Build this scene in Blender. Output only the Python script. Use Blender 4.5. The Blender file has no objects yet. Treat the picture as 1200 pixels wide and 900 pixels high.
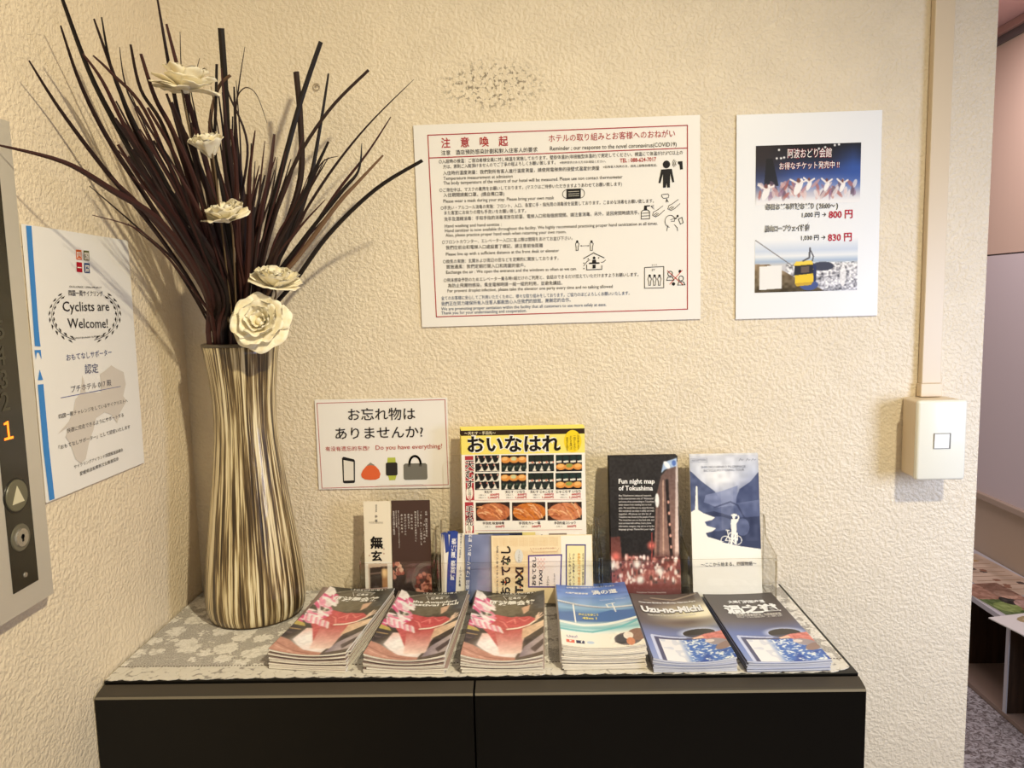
import bpy, math, random
import numpy as np
from math import sin, cos, pi, radians
from mathutils import Vector, Matrix

SC = bpy.context.scene
COL = SC.collection
rng = random.Random(7)

# ------------------------------------------------------------------ camera, world, light, exposure
CF, CYAW, CPITCH, CROLL = 890.1, -0.0241, -0.1118, -0.0235
CPOS = Vector((0.0122, -1.1538, 1.3809))
_fw = Vector((sin(CYAW)*cos(CPITCH), cos(CYAW)*cos(CPITCH), sin(CPITCH)))
_r0 = Vector((cos(CYAW), -sin(CYAW), 0)); _u0 = _r0.cross(_fw)
CR = _r0*cos(CROLL) + _u0*sin(CROLL); CU = -_r0*sin(CROLL) + _u0*cos(CROLL)
cam = bpy.data.cameras.new('camera'); camo = bpy.data.objects.new('camera', cam); COL.objects.link(camo)
cam.sensor_fit = 'HORIZONTAL'; cam.sensor_width = 36; cam.lens = 36*CF/1200; cam.clip_start = 0.02
M = Matrix((CR, CU, -_fw)).transposed().to_4x4(); M.translation = CPOS
camo.matrix_world = M
SC.camera = camo

w = bpy.data.worlds.new('world'); SC.world = w; w.use_nodes = True
w.node_tree.nodes['Background'].inputs[0].default_value = (1.0, 0.89, 0.74, 1)
w.node_tree.nodes['Background'].inputs[1].default_value = 0.27

def lamp(name, kind, loc, power, color, aim=None, **kw):
    l = bpy.data.lights.new(name, kind); l.energy = power; l.color = color
    for k, v in kw.items(): setattr(l, k, v)
    o = bpy.data.objects.new(name, l); COL.objects.link(o); o.location = loc
    if aim is not None:
        o.rotation_euler = (Vector(aim)-Vector(loc)).to_track_quat('-Z', 'Y').to_euler()
    return o
lamp('ceiling_downlight', 'SPOT', (0.68, -1.36, 2.30), 112, (1.0, 0.875, 0.60), (-0.80, -0.42, 0.10), shadow_soft_size=0.035, spot_size=radians(118), spot_blend=1.0)
lamp('entrance_daylight', 'AREA', (1.22, -0.86, 1.27), 5.2, (0.60, 0.715, 1.0), (0.75, 0, 0.92), shape='RECTANGLE', size=0.35, size_y=0.45, spread=radians(130))
lamp('back_room_light', 'AREA', (1.2, 1.3, 2.27), 13, (1.0, 0.86, 0.84), (1.35, 1.3, 0), shape='RECTANGLE', size=0.5, size_y=0.9)

SC.view_settings.view_transform = 'Standard'; SC.view_settings.look = 'None'
SC.view_settings.exposure = 0.12; SC.view_settings.gamma = 1.0; SC.view_settings.use_curve_mapping = False

# ------------------------------------------------------------------ helpers
def U(px, py, ax, val):                      # the point of the place seen at a photo position, on the plane ax = val
    d = _fw + CR*((px-600)/CF) - CU*((py-450)/CF)
    i = 'xyz'.index(ax); return CPOS + d*((val-CPOS[i])/d[i])

def lin(c):
    c = np.asarray(c, float)/255.0
    return np.where(c <= 0.04045, c/12.92, ((c+0.055)/1.055)**2.4)

MATS = {}
def mat(name, rgb=None, rough=0.5, spec=0.5, metal=0.0, emit=0.0, coat=0.0):
    if name in MATS: return MATS[name]
    m = bpy.data.materials.new(name); m.use_nodes = True
    b = m.node_tree.nodes['Principled BSDF']
    if rgb is not None:
        c = tuple(lin(rgb)) + (1,); b.inputs['Base Color'].default_value = c; m.diffuse_color = c
        if emit: b.inputs['Emission Color'].default_value = c; b.inputs['Emission Strength'].default_value = emit
    b.inputs['Roughness'].default_value = rough; b.inputs['Specular IOR Level'].default_value = spec
    b.inputs['Metallic'].default_value = metal; b.inputs['Coat Weight'].default_value = coat
    MATS[name] = m; return m

def ink(rgb):
    return mat('ink_%02x%02x%02x' % tuple(int(v) for v in rgb), rgb, 0.6, 0.2)

class N:                                     # small node helper
    def __init__(s, m): s.t = m.node_tree; s.b = s.t.nodes['Principled BSDF']
    def new(s, typ, **kw):
        n = s.t.nodes.new(typ)
        for k, v in kw.items():
            if k in n.inputs: n.inputs[k].default_value = v
            else: setattr(n, k, v)
        return n
    def link(s, a, b): s.t.links.new(a, b)
    def math(s, op, a, b=None, c=None):
        n = s.t.nodes.new('ShaderNodeMath'); n.operation = op
        for i, v in enumerate((a, b, c)):
            if v is None: continue
            if isinstance(v, (int, float)): n.inputs[i].default_value = v
            else: s.link(v, n.inputs[i])
        return n.outputs[0]
    def ramp(s, fac, stops, interp='LINEAR'):
        n = s.t.nodes.new('ShaderNodeValToRGB'); r = n.color_ramp; r.interpolation = interp
        while len(r.elements) > 1: r.elements.remove(r.elements[0])
        r.elements[0].position = stops[0][0]; r.elements[0].color = tuple(lin(stops[0][1]))+(1,)
        for p, c in stops[1:]:
            e = r.elements.new(p); e.color = tuple(lin(c))+(1,)
        s.link(fac, n.inputs[0]); return n.outputs[0]
    def val(s, fac, a, b, lo=0.0, hi=1.0):
        n = s.t.nodes.new('ShaderNodeMapRange')
        n.inputs['From Min'].default_value = a; n.inputs['From Max'].default_value = b
        n.inputs['To Min'].default_value = lo; n.inputs['To Max'].default_value = hi
        s.link(fac, n.inputs['Value']); return n.outputs[0]
    def mix(s, fac, a, b):
        n = s.t.nodes.new('ShaderNodeMix'); n.data_type = 'RGBA'
        for sock, v in ((n.inputs['Factor'], fac), (n.inputs['A'], a), (n.inputs['B'], b)):
            if isinstance(v, (int, float)): sock.default_value = v
            elif isinstance(v, tuple): sock.default_value = tuple(lin(v))+(1,)
            else: s.link(v, sock)
        return n.outputs['Result']
    def bump(s, h, strength, dist):
        n = s.new('ShaderNodeBump', Strength=strength, Distance=dist)
        s.link(h, n.inputs['Height']); s.link(n.outputs[0], s.b.inputs['Normal'])
    def coord(s, scale=(1, 1, 1), which='Object'):
        t = s.t.nodes.new('ShaderNodeTexCoord'); m = s.t.nodes.new('ShaderNodeMapping')
        m.inputs['Scale'].default_value = scale; s.link(t.outputs[which], m.inputs[0]); return m.outputs[0]

def world_of(o):
    m = o.matrix_basis.copy()
    while o.parent is not None: o = o.parent; m = o.matrix_basis @ m
    return m

def mesh(name, verts, faces, m, parent=None, smooth=False, world=True, mi=None):
    """one mesh object; verts are world positions unless world=False (then local to parent)"""
    me = bpy.data.meshes.new(name)
    if parent is not None and world:
        inv = world_of(parent).inverted(); verts = [inv @ Vector(v) for v in verts]
    me.from_pydata([tuple(v) for v in verts], [], [tuple(f) for f in faces])
    for x in (m if isinstance(m, (list, tuple)) else [m]): me.materials.append(x)
    if mi is not None: me.polygons.foreach_set('material_index', mi)
    if smooth: me.polygons.foreach_set('use_smooth', [True]*len(me.polygons))
    me.update()
    o = bpy.data.objects.new(name, me); COL.objects.link(o)
    if parent is not None: o.parent = parent
    return o

def tag(o, label, cat, group=None):
    o['label'] = label; o['category'] = cat
    if group: o['group'] = group
    return o
def thing(name, label, cat, loc=(0, 0, 0), rz=0.0, group=None, mw=None):
    o = bpy.data.objects.new(name, None); COL.objects.link(o); o.empty_display_size = 0.05
    mm = mw if mw is not None else Matrix.Translation(Vector(loc)) @ Matrix.Rotation(rz, 4, 'Z')
    o.matrix_world = mm; o.matrix_basis = mm
    return tag(o, label, cat, group)
def struct(o): o['kind'] = 'structure'; return o

class MB:
    """collects shapes of ONE mesh"""
    def __init__(s): s.v = []; s.f = []; s.mi = []
    def add(s, v, f, mi=0):
        k = len(s.v); s.v += [Vector(x) for x in v]; s.f += [tuple(i+k for i in q) for q in f]; s.mi += [mi]*len(f)
    def box(s, x0, x1, y0, y1, z0, z1, mi=0, bev=0.0):
        if bev <= 0:
            v = [(x, y, z) for z in (z0, z1) for y in (y0, y1) for x in (x0, x1)]
            s.add(v, [(0, 2, 3, 1), (4, 5, 7, 6), (0, 1, 5, 4), (2, 6, 7, 3), (0, 4, 6, 2), (1, 3, 7, 5)], mi); return
        import bmesh
        bm = bmesh.new(); bmesh.ops.create_cube(bm, size=1)
        for q in bm.verts: q.co = Vector(((x0+x1)/2+q.co.x*(x1-x0), (y0+y1)/2+q.co.y*(y1-y0), (z0+z1)/2+q.co.z*(z1-z0)))
        bmesh.ops.bevel(bm, geom=list(bm.edges), offset=bev, segments=3, affect='EDGES', profile=0.5)
        bm.verts.index_update()
        s.add([q.co.copy() for q in bm.verts], [[q.index for q in f.verts] for f in bm.faces], mi); bm.free()
    def prism(s, pts, axis, a0, a1, mi=0, mi_side=None):
        """closed outline (two coordinates) extruded along axis"""
        n = len(pts)
        def P(p, a): return {'x': (a, p[0], p[1]), 'y': (p[0], a, p[1]), 'z': (p[0], p[1], a)}[axis]
        s.add([P(p, a0) for p in pts]+[P(p, a1) for p in pts], [tuple(range(n)), tuple(range(2*n-1, n-1, -1))], mi)
        k = len(s.v)-2*n
        for i in range(n):
            j = (i+1) % n; s.f.append((k+i, k+n+i, k+n+j, k+j)); s.mi.append(mi if mi_side is None else mi_side)
    def tube(s, pts, r, seg=8, mi=0):
        pts = [Vector(p) for p in pts]; rs = r if isinstance(r, (list, tuple)) else [r]*len(pts)
        v = []; f = []; n = None
        for i, p in enumerate(pts):
            t = (pts[min(i+1, len(pts)-1)]-pts[max(i-1, 0)]).normalized()
            if n is None: n = t.orthogonal().normalized()
            n = (n - t*n.dot(t)).normalized(); b = t.cross(n)
            v += [p+(n*cos(2*pi*k/seg)+b*sin(2*pi*k/seg))*rs[i] for k in range(seg)]
        for i in range(len(pts)-1):
            for k in range(seg):
                q = (k+1) % seg; f.append((i*seg+k, i*seg+q, (i+1)*seg+q, (i+1)*seg+k))
        f += [tuple(range(seg-1, -1, -1)), tuple(range((len(pts)-1)*seg, len(pts)*seg))]
        s.add(v, f, mi)
    def lathe(s, prof, c, seg=64, mi=0, closed=False):
        v = [(c[0]+r*cos(2*pi*k/seg), c[1]+r*sin(2*pi*k/seg), z) for r, z in prof for k in range(seg)]
        f = [(i*seg+k, i*seg+(k+1) % seg, (i+1)*seg+(k+1) % seg, (i+1)*seg+k) for i in range(len(prof)-1) for k in range(seg)]
        s.add(v, f, mi)
    def build(s, name, m, parent=None, smooth=False, world=True):
        o = mesh(name, s.v, s.f, m, parent, smooth, world, s.mi)
        return o

_glyph = {}
def glyphs(body, bold=0.0):
    """outline of a run of lettering as flat vertices and faces, em size 1"""
    k = (body, bold)
    if k in _glyph: return _glyph[k]
    c = bpy.data.curves.new('lettering', 'FONT'); c.body = body; c.resolution_u = 2; c.offset = bold
    o = bpy.data.objects.new('lettering', c); COL.objects.link(o)
    dg = bpy.context.evaluated_depsgraph_get(); dg.update()
    m = bpy.data.meshes.new_from_object(o.evaluated_get(dg))
    v = [(q.co.x, q.co.y) for q in m.vertices]; f = [tuple(p.vertices) for p in m.polygons]
    bpy.data.objects.remove(o); bpy.data.curves.remove(c); bpy.data.meshes.remove(m)
    _glyph[k] = (v, f); return v, f

# ---- pictures printed on paper: a small painter whose result becomes the colours of a fine grid
class Pic:
    def __init__(s, W, H, col, ss=2):
        s.W, s.H, s.ss = W*ss, H*ss, ss
        s.a = np.ones((s.H, s.W, 3))*np.array(col, float)
        s.u, s.v = np.meshgrid((np.arange(s.W)+.5)/s.W, (np.arange(s.H)+.5)/s.H)
        s.r = np.random.RandomState(5)
    def put(s, mask, col):
        col = np.asarray(col, float); m = np.clip(mask, 0, 1)[..., None]
        s.a = s.a*(1-m) + col*m
    def inside(s, pts):
        m = np.zeros(s.u.shape, bool); n = len(pts)
        for i in range(n):
            (x0, y0), (x1, y1) = pts[i], pts[(i+1) % n]
            if y0 == y1: continue
            c = ((y0 > s.v) != (y1 > s.v)) & (s.u < (x1-x0)*(s.v-y0)/(y1-y0)+x0); m ^= c
        return m
    def poly(s, pts, col, alpha=1.0): s.put(s.inside(pts)*alpha, col); return s
    def gpoly(s, pts, c0, c1, d=(0, 1)):
        m = s.inside(pts)
        if not m.any(): return s
        q = s.u*d[0]+s.v*d[1]; lo, hi = q[m].min(), q[m].max(); t = np.clip((q-lo)/(hi-lo+1e-9), 0, 1)[..., None]
        s.put(m.astype(float), np.array(c0, float)*(1-t)+np.array(c1, float)*t); return s
    def ell(s, cx, cy, rx, ry, col, rot=0.0, soft=0.0, alpha=1.0, asp=1.0):
        du = s.u-cx; dv = (s.v-cy)*asp; c, n = cos(rot), sin(rot)
        d = np.sqrt(((du*c+dv*n)/rx)**2+((-du*n+dv*c)/(ry*asp))**2)
        s.put((np.clip((1-d)/soft+.5, 0, 1) if soft else (d < 1))*alpha, col); return s
    def stroke(s, pts, wd, col, alpha=1.0, asp=1.0):
        best = np.full(s.u.shape, 9.0)
        for (x0, y0), (x1, y1) in zip(pts[:-1], pts[1:]):
            dx, dy = x1-x0, (y1-y0)*asp; L = dx*dx+dy*dy+1e-12
            t = np.clip(((s.u-x0)*dx+(s.v-y0)*asp*dy)/L, 0, 1)
            best = np.minimum(best, np.hypot(s.u-x0-t*dx, (s.v-y0)*asp-t*dy))
        s.put((best < wd)*alpha, col); return s
    def vgrad(s, stops, mask=None, axis='v'):
        q = s.v if axis == 'v' else s.u
        p = [x[0] for x in stops]; c = np.array([x[1] for x in stops], float)
        g = np.stack([np.interp(q, p, c[:, i]) for i in range(3)], -1)
        s.put(np.ones(q.shape) if mask is None else mask, g); return s
    def noise(s, nx, ny):
        g = s.r.rand(ny+2, nx+2); x = s.u*nx; y = s.v*ny
        i = np.floor(x).astype(int); j = np.floor(y).astype(int); fx = x-i; fy = y-j
        fx = fx*fx*(3-2*fx); fy = fy*fy*(3-2*fy)
        return (g[j, i]*(1-fx)+g[j, i+1]*fx)*(1-fy)+(g[j+1, i]*(1-fx)+g[j+1, i+1]*fx)*fy
    def grain(s, nx, ny, amt, mask=None):
        n = (s.noise(nx, ny)-.5)*2*amt
        if mask is not None: n = n*mask
        s.a = np.clip(s.a+n[..., None], 0, 255); return s
    def blur(s, k=1):
        for _ in range(k):
            for ax in (0, 1):
                q = np.concatenate([s.a.take([0], ax), s.a, s.a.take([-1], ax)], ax); n = s.a.shape[ax]
                s.a = (q.take(range(0, n), ax)+2*q.take(range(1, n+1), ax)+q.take(range(2, n+2), ax))/4
        return s
    def out(s):
        k = s.ss; return lin(s.a.reshape(s.H//k, k, s.W//k, k, 3).mean((1, 3)))

def printed(name='printed_gloss', rough=0.35, spec=0.4):
    if name in MATS: return MATS[name]
    m = mat(name, (255, 255, 255), rough, spec); n = N(m)
    a = n.new('ShaderNodeAttribute', attribute_name='print')
    n.link(a.outputs['Color'], n.b.inputs['Base Color']); return m
PRINT = printed(); PRINT_MATT = printed('printed_matt', 0.6, 0.25)

def paint(o, pic, W, H):
    """colour the first W*H faces (row by row from the top left) of a mesh from a picture"""
    me = o.data; at = me.color_attributes.new('print', 'FLOAT_COLOR', 'CORNER')
    cols = np.ones((len(me.loops), 4), np.float32)
    img = pic.reshape(-1, 3)
    cols[:W*H*4, :3] = np.repeat(img, 4, axis=0)
    if len(me.loops) > W*H*4: cols[W*H*4:, :3] = img.reshape(H, W, 3)[:, 0].mean(0)
    at.data.foreach_set('color', cols.ravel())

class Sheet:
    """a sheet of paper; a runs right and b down in metres from its top left corner; lettering and prints gather as its parts"""
    def __init__(s, root, O, ex, ey, W, H, surf=None):
        s.root, s.O, s.ex, s.ey, s.W, s.H = root, Vector(O), Vector(ex).normalized(), Vector(ey).normalized(), W, H
        s.n = s.ey.cross(s.ex).normalized()
        if s.n.dot(CPOS-s.O) < 0: s.n = -s.n
        s.surf = surf; s.parts = {}
        s.mpp = (s.P(W/2, H/2)-CPOS).dot(_fw)/CF
    def P(s, a, b, lift=0.0):
        if s.surf: return s.surf(a, b, lift)
        return s.O+s.ex*a+s.ey*b+s.n*lift
    def px(s, x, y):
        d = _fw + CR*((x-600)/CF) - CU*((y-450)/CF)
        q = CPOS + d*((s.O-CPOS).dot(s.n)/d.dot(s.n)) - s.O
        return (q.dot(s.ex), q.dot(s.ey))
    def uv(s, u, v): return (u*s.W, v*s.H)
    def mb(s, part, col):
        k = (part, tuple(col)); s.parts.setdefault(k, MB()); return s.parts[k]
    def text(s, body, A, B, em, col=(30, 28, 28), bold=0.0, part='lettering', lift=0.0007):
        v, f = glyphs(body, bold)
        if not v: return
        x0 = min(q[0] for q in v); x1 = max(q[0] for q in v)
        d = Vector((B[0]-A[0], B[1]-A[1])); L = d.length; up = Vector((d.y, -d.x))/L
        s.mb(part, col).add([s.P(A[0]+d.x*(q[0]-x0)/(x1-x0)+up.x*q[1]*em, A[1]+d.y*(q[0]-x0)/(x1-x0)+up.y*q[1]*em, lift) for q in v], f)
    def column(s, body, a, b, step, em, col=(30, 28, 28), bold=0.0, part='lettering', lift=0.0007):
        for i, ch in enumerate(body):
            if ch in ' 　': continue
            v, f = glyphs(ch, bold)
            if ch in 'ー～': v = [(.5-(y-.38), .38+(x-.5)) for x, y in v]
            s.mb(part, col).add([s.P(a+(q[0]-.5)*em, b+step*i-(q[1])*em+em*.8, lift) for q in v], f)
    def poly(s, pts, col, part='printed_shape', lift=0.0005):
        s.mb(part, col).add([s.P(p[0], p[1], lift) for p in pts], [tuple(range(len(pts)))])
    def rect(s, a0, b0, a1, b1, col, part='printed_shape', lift=0.0005):
        s.poly([(a0, b0), (a0, b1), (a1, b1), (a1, b0)], col, part, lift)
    def disc(s, c, ra, rb, col, part='printed_shape', lift=0.0005, n=24):
        s.poly([(c[0]+ra*cos(2*pi*k/n), c[1]+rb*sin(2*pi*k/n)) for k in range(n)], col, part, lift)
    def line(s, pts, wd, col, part='printed_line', lift=0.0006, closed=False):
        pts = [Vector(p) for p in pts]
        if closed: pts = pts+[pts[0]]
        m = s.mb(part, col)
        for p, q in zip(pts[:-1], pts[1:]):
            d = (q-p)
            if d.length < 1e-9: continue
            d.normalize(); t = Vector((d.y, -d.x))*wd/2; e = d*wd*.4
            m.add([s.P(*(p-e+t), lift), s.P(*(q+e+t), lift), s.P(*(q+e-t), lift), s.P(*(p-e-t), lift)], [(0, 1, 2, 3)])
    def ring(s, c, ra, rb, wd, col, part='printed_line', lift=0.0006, n=24, t0=0, t1=2*pi):
        s.line([(c[0]+ra*cos(t0+(t1-t0)*k/n), c[1]+rb*sin(t0+(t1-t0)*k/n)) for k in range(n+1)], wd, col, part, lift)
    def picture(s, a0, b0, a1, b1, pic, part='printed_photo', lift=0.0004, m=None):
        img = pic.out(); H, W = img.shape[:2]
        v = [s.P(a0+(a1-a0)*i/W, b0+(b1-b0)*j/H, lift) for j in range(H+1) for i in range(W+1)]
        f = [(j*(W+1)+i, (j+1)*(W+1)+i, (j+1)*(W+1)+i+1, j*(W+1)+i+1) for j in range(H) for i in range(W)]
        o = mesh(part, v, f, m or PRINT_MATT, s.root); paint(o, img, W, H); return o
    def flush(s):
        byname = {}
        for (part, col), m in s.parts.items(): byname.setdefault(part, []).append((col, m))
        for part, lst in byname.items():
            big = MB()
            for i, (col, m) in enumerate(lst): big.add(m.v, m.f, i)
            big.build(part, [ink(c) for c, _ in lst], s.root)
        s.parts = {}

def zoomed(sh, ox, oy, k): return lambda x, y: sh.px(ox+x/k, oy+y/k)

# ------------------------------------------------------------------ materials of the room
def stucco(name, rgb, stain=False):
    m = mat(name, rgb, 0.42, 0.45); n = N(m)
    c1 = n.coord((1, 1, 1)); 
    warp = n.new('ShaderNodeTexNoise', Scale=26.0, Detail=2.0); n.link(c1, warp.inputs['Vector'])
    add = n.new('ShaderNodeVectorMath', operation='MULTIPLY_ADD'); n.link(warp.outputs['Color'], add.inputs[0])
    add.inputs[1].default_value = (.008, .008, .008); n.link(c1, add.inputs[2])
    a = n.new('ShaderNodeTexNoise', Scale=195.0, Detail=2.5, Roughness=0.5, Distortion=0.25); n.link(add.outputs[0], a.inputs['Vector'])
    b = n.new('ShaderNodeTexVoronoi', Scale=150.0, feature='SMOOTH_F1'); n.link(add.outputs[0], b.inputs['Vector'])
    big = n.new('ShaderNodeTexNoise', Scale=18.0, Detail=2.0); n.link(c1, big.inputs['Vector'])
    h = n.math('ADD', n.math('MULTIPLY', n.val(a.outputs['Fac'], .36, .64), 1.0), n.math('MULTIPLY', b.outputs['Distance'], -0.25))
    h = n.math('ADD', h, n.math('MULTIPLY', big.outputs['Fac'], 1.3))
    n.bump(h, 0.5, 0.0019)
    col = n.mix(n.val(big.outputs['Fac'], .3, .7), rgb, tuple(min(255, v*1.03) for v in rgb))
    if stain:                                 # scuffed dark specks above the large notice
        t = n.t.nodes.new('ShaderNodeTexCoord'); sp = n.t.nodes.new('ShaderNodeSeparateXYZ'); n.link(t.outputs['Object'], sp.inputs[0])
        dx = n.math('MULTIPLY', n.math('SUBTRACT', sp.outputs[0], -0.035), 11.0)
        dz = n.math('MULTIPLY', n.math('SUBTRACT', sp.outputs[2], 1.692), 24.0)
        d = n.math('ADD', n.math('POWER', n.math('ABSOLUTE', dx), 2.0), n.math('POWER', n.math('ABSOLUTE', dz), 2.0))
        s = n.new('ShaderNodeTexNoise', Scale=150.0, Detail=3.0, Roughness=.6); n.link(c1, s.inputs['Vector'])
        k = n.math('MULTIPLY', n.val(d, 1.0, .15), n.val(s.outputs['Fac'], .54, .60))
        col = n.mix(n.math('MULTIPLY', k, .75), col, (96, 84, 66))
    n.link(col, n.b.inputs['Base Color']); return m
WALLM = stucco('stucco', (229, 216, 193), True)
WALL2 = stucco('stucco_side', (230, 215, 190))

# ------------------------------------------------------------------ the setting
XL, XR = -0.516, 0.6925
b = MB(); b.box(XL-.12, XR, 0, .12, 0, 2.34); struct(b.build('wall_back', WALLM))
b = MB(); b.box(XL-.12, XL, -2.6, 0, 0, 2.34); struct(b.build('wall_left', WALL2))
cm = mat('carpet', (150, 145, 146), .95, .1); n = N(cm)
cc = n.coord(); v1 = n.new('ShaderNodeTexVoronoi', Scale=85.0); n.link(cc, v1.inputs['Vector'])
v2 = n.new('ShaderNodeTexNoise', Scale=60.0, Detail=5.0, Distortion=1.5); n.link(cc, v2.inputs['Vector'])
n.link(n.ramp(v2.outputs['Fac'], [(.38, (112, 104, 104)), (.5, (160, 154, 156)), (.62, (196, 193, 198))]), n.b.inputs['Base Color'])
n.bump(v2.outputs['Fac'], .6, .006)
b = MB(); b.box(XL-.12, 1.93, -2.6, 3.2, -.08, 0); struct(b.build('floor', cm))
b = MB(); b.box(XL-.12, 1.93, 0.0, 3.2, 2.34, 2.42); struct(b.build('ceiling', mat('ceiling_paint', (226, 190, 190), .6, .3)))
# the room behind: a side wall of painted panels, ledge and ceiling trim
XW = 1.805
b = MB(); b.box(XW, XW+.12, -2.6, 3.2, 1.508, 2.34); b.box(XW, XW+.12, -2.6, 3.2, 0, .54, 1); b.box(XW+.006, XW+.12, -2.6, 3.2, 1.502, 1.508, 2)
b.box(XW-.004, XW+.12, -2.6, 3.2, .56, 1.502, 3); b.box(XW+.01, XW+.12, -2.6, 3.2, .54, .56, 2)
struct(b.build('wall_right', [mat('upper_panel', (222, 196, 180), .35, .4), mat('lower_panel', (196, 178, 158), .5, .3), mat('seam', (70, 58, 52), .6), mat('middle_panel', (222, 212, 218), .3, .4)]))
b = MB(); b.box(XL-.12, 1.93, 3.2, 3.3, 0, 2.34); struct(b.build('wall_far', mat('far_paint', (215, 196, 182), .6, .3)))
b = MB(); b.box(XW-.022, XW, -2.6, 3.2, .548, .572, 0, .003); struct(b.build('trim_1', mat('ledge', (186, 168, 152), .4, .4)))
b = MB(); b.box(XW-.028, XW, -2.6, 3.2, 2.312, 2.34, 0, .003); b.box(XW-.012, XW, -2.6, 3.2, 2.285, 2.312, 1); struct(b.build('trim_2', [mat('trim_pink', (200, 160, 152), .4), mat('trim_grey', (112, 104, 106), .45)]))

# ------------------------------------------------------------------ cabinet
BLK = mat('black_lacquer', (7, 6, 5), 0.32, 0.28); n = N(BLK)
g = n.new('ShaderNodeTexNoise', Scale=90.0, Detail=3.0); n.link(n.coord((1, 1, .06)), g.inputs['Vector']); n.bump(g.outputs['Fac'], .08, .001)
EDGE = mat('worn_edge_highlight', (120, 112, 96), .5, .4)
ZT, CX0, CX1 = 0.93, -0.5135, 0.3950
t = thing('shoe_cabinet', 'low black lacquered two-door cabinet under the lace runner', 'cabinet', ((CX0+CX1)/2, -.145, 0))
b = MB(); b.box(CX0, CX1, -.286, -.004, .06, ZT-.018); b.build('carcass', BLK, t)
b = MB(); b.box(CX0, CX1, -.287, -.004, ZT-.018, ZT, 0, .0015); b.build('top', BLK, t)
b = MB(); b.box(CX0+.02, CX1-.02, -.27, -.01, 0, .06); b.build('plinth', BLK, t)
XM = -0.0615
for x0, x1 in ((CX0, XM-.0012), (XM+.0012, CX1)):
    b = MB(); yf, yb, zt = -.3085, -.2885, ZT-.004
    prof = [(yb, .065), (yb, zt), (yf+.0035, zt-.0045), (yf+.0008, zt-.0062), (yf, zt-.008), (yf, .065)]
    b.prism(prof, 'x', x0, x1); d = b.build('door', BLK, t)
    b = MB(); b.prism([(yb, zt), (yb, zt+.0003), (yf+.0034, zt-.0041), (yf+.0014, zt-.0054), (yf+.0014, zt-.0058), (yf+.0034, zt-.0046)], 'x', x0, x1); b.build('top_edge_sheen', mat('sheen_black', (58, 52, 44), .45, .5), d)  # sheen on the upward-facing door top, put into a paler lacquer colour
    b = MB(); b.prism([(yf+.0014, zt-.0056), (yf+.0006, zt-.0060), (yf-.0001, zt-.0080), (yf+.0008, zt-.0080)], 'x', x0, x1); b.build('worn_edge_highlight', EDGE, d)  # highlight along the worn door edge, painted as a pale strip

# ------------------------------------------------------------------ lace runner
LM = mat('lace', (205, 200, 190), .85, .1); n = N(LM)
co = n.coord((1, 1, 1)); 
wn = n.new('ShaderNodeTexNoise', Scale=48.0, Detail=4.0, Roughness=.62); n.link(co, wn.inputs['Vector'])
ad = n.new('ShaderNodeVectorMath', operation='MULTIPLY_ADD'); n.link(wn.outputs['Color'], ad.inputs[0]); ad.inputs[1].default_value = (.014, .014, 0); n.link(co, ad.inputs[2])
vo = n.new('ShaderNodeTexVoronoi', Scale=33.0, Randomness=.55); n.link(ad.outputs[0], vo.inputs['Vector'])
fw = n.new('ShaderNodeTexNoise', Scale=170.0, Detail=1.0); n.link(co, fw.inputs['Vector'])
fl = n.val(n.math('MULTIPLY_ADD', fw.outputs['Fac'], .42, vo.outputs['Distance']), .79, .755)
net = n.new('ShaderNodeTexVoronoi', Scale=420.0, feature='DISTANCE_TO_EDGE'); n.link(co, net.inputs['Vector'])
thr = n.new('ShaderNodeTexNoise', Scale=500.0, Detail=1.0); n.link(co, thr.inputs['Vector'])
netc = n.mix(n.val(net.outputs['Distance'], .03, .16), (196, 191, 184), (156, 151, 146))
vo2 = n.new('ShaderNodeTexVoronoi', Scale=130.0); n.link(co, vo2.inputs['Vector'])
sp = n.t.nodes.new('ShaderNodeSeparateXYZ'); n.link(co, sp.inputs[0])
wob = n.math('MULTIPLY_ADD', wn.outputs['Fac'], .004, sp.outputs[1])
hem = n.val(wob, -.2515, -.2525); row = n.math('LESS_THAN', n.math('ABSOLUTE', n.math('ADD', wob, .2505)), .0011)
dots = n.math('GREATER_THAN', n.math('FRACT', n.math('MULTIPLY', sp.outputs[0], 260.0)), .45)
border = n.mix(n.val(vo2.outputs['Distance'], .70, .86), (216, 211, 202), (158, 152, 146))
c = n.mix(fl, netc, n.mix(n.math('MULTIPLY', n.val(vo2.outputs['Distance'], .60, .78), .4), n.mix(n.val(thr.outputs['Fac'], .4, .6), (216, 212, 205), (234, 230, 224)), (170, 164, 156)))
c = n.mix(hem, c, border); c = n.mix(n.math('MULTIPLY', row, dots), c, (98, 88, 76))
n.link(c, n.b.inputs['Base Color']); n.bump(fl, .5, .0012)
outl = []; ys = -.2825
X0, X1 = -.5135, .390
nx = 300
top = [(X0+(X1-X0)*i/nx) for i in range(nx+1)]
def hem_y(x): 
    p = (x*1.0/.0235) % 1.0; return ys + .0012*sin(x*17) - .0028*abs(sin(pi*p)) - .0009*abs(sin(3*pi*p)) + .012*max(0.0, (x-.365)/.025)**2
rows = [0.0, .3, .6, .9, 1.0]
v = []; 
for zz in (ZT+.0009, ZT+.0001):
    for x in top:
        yb = -.0065; yf = hem_y(x)
        for r_ in rows: v.append((x, yb+(yf-yb)*r_, zz+.0002*sin(x*60)*0))
R = len(rows); K = (nx+1)*R; f = []
for i in range(nx):
    for j in range(R-1):
        q = (i*R+j, i*R+j+1, (i+1)*R+j+1, (i+1)*R+j); f.append(q); f.append(tuple(K+k for k in reversed(q)))
    f.append((i*R+R-1, K+i*R+R-1, K+(i+1)*R+R-1, (i+1)*R+R-1)); f.append((i*R, (i+1)*R, K+(i+1)*R, K+i*R))
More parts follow.
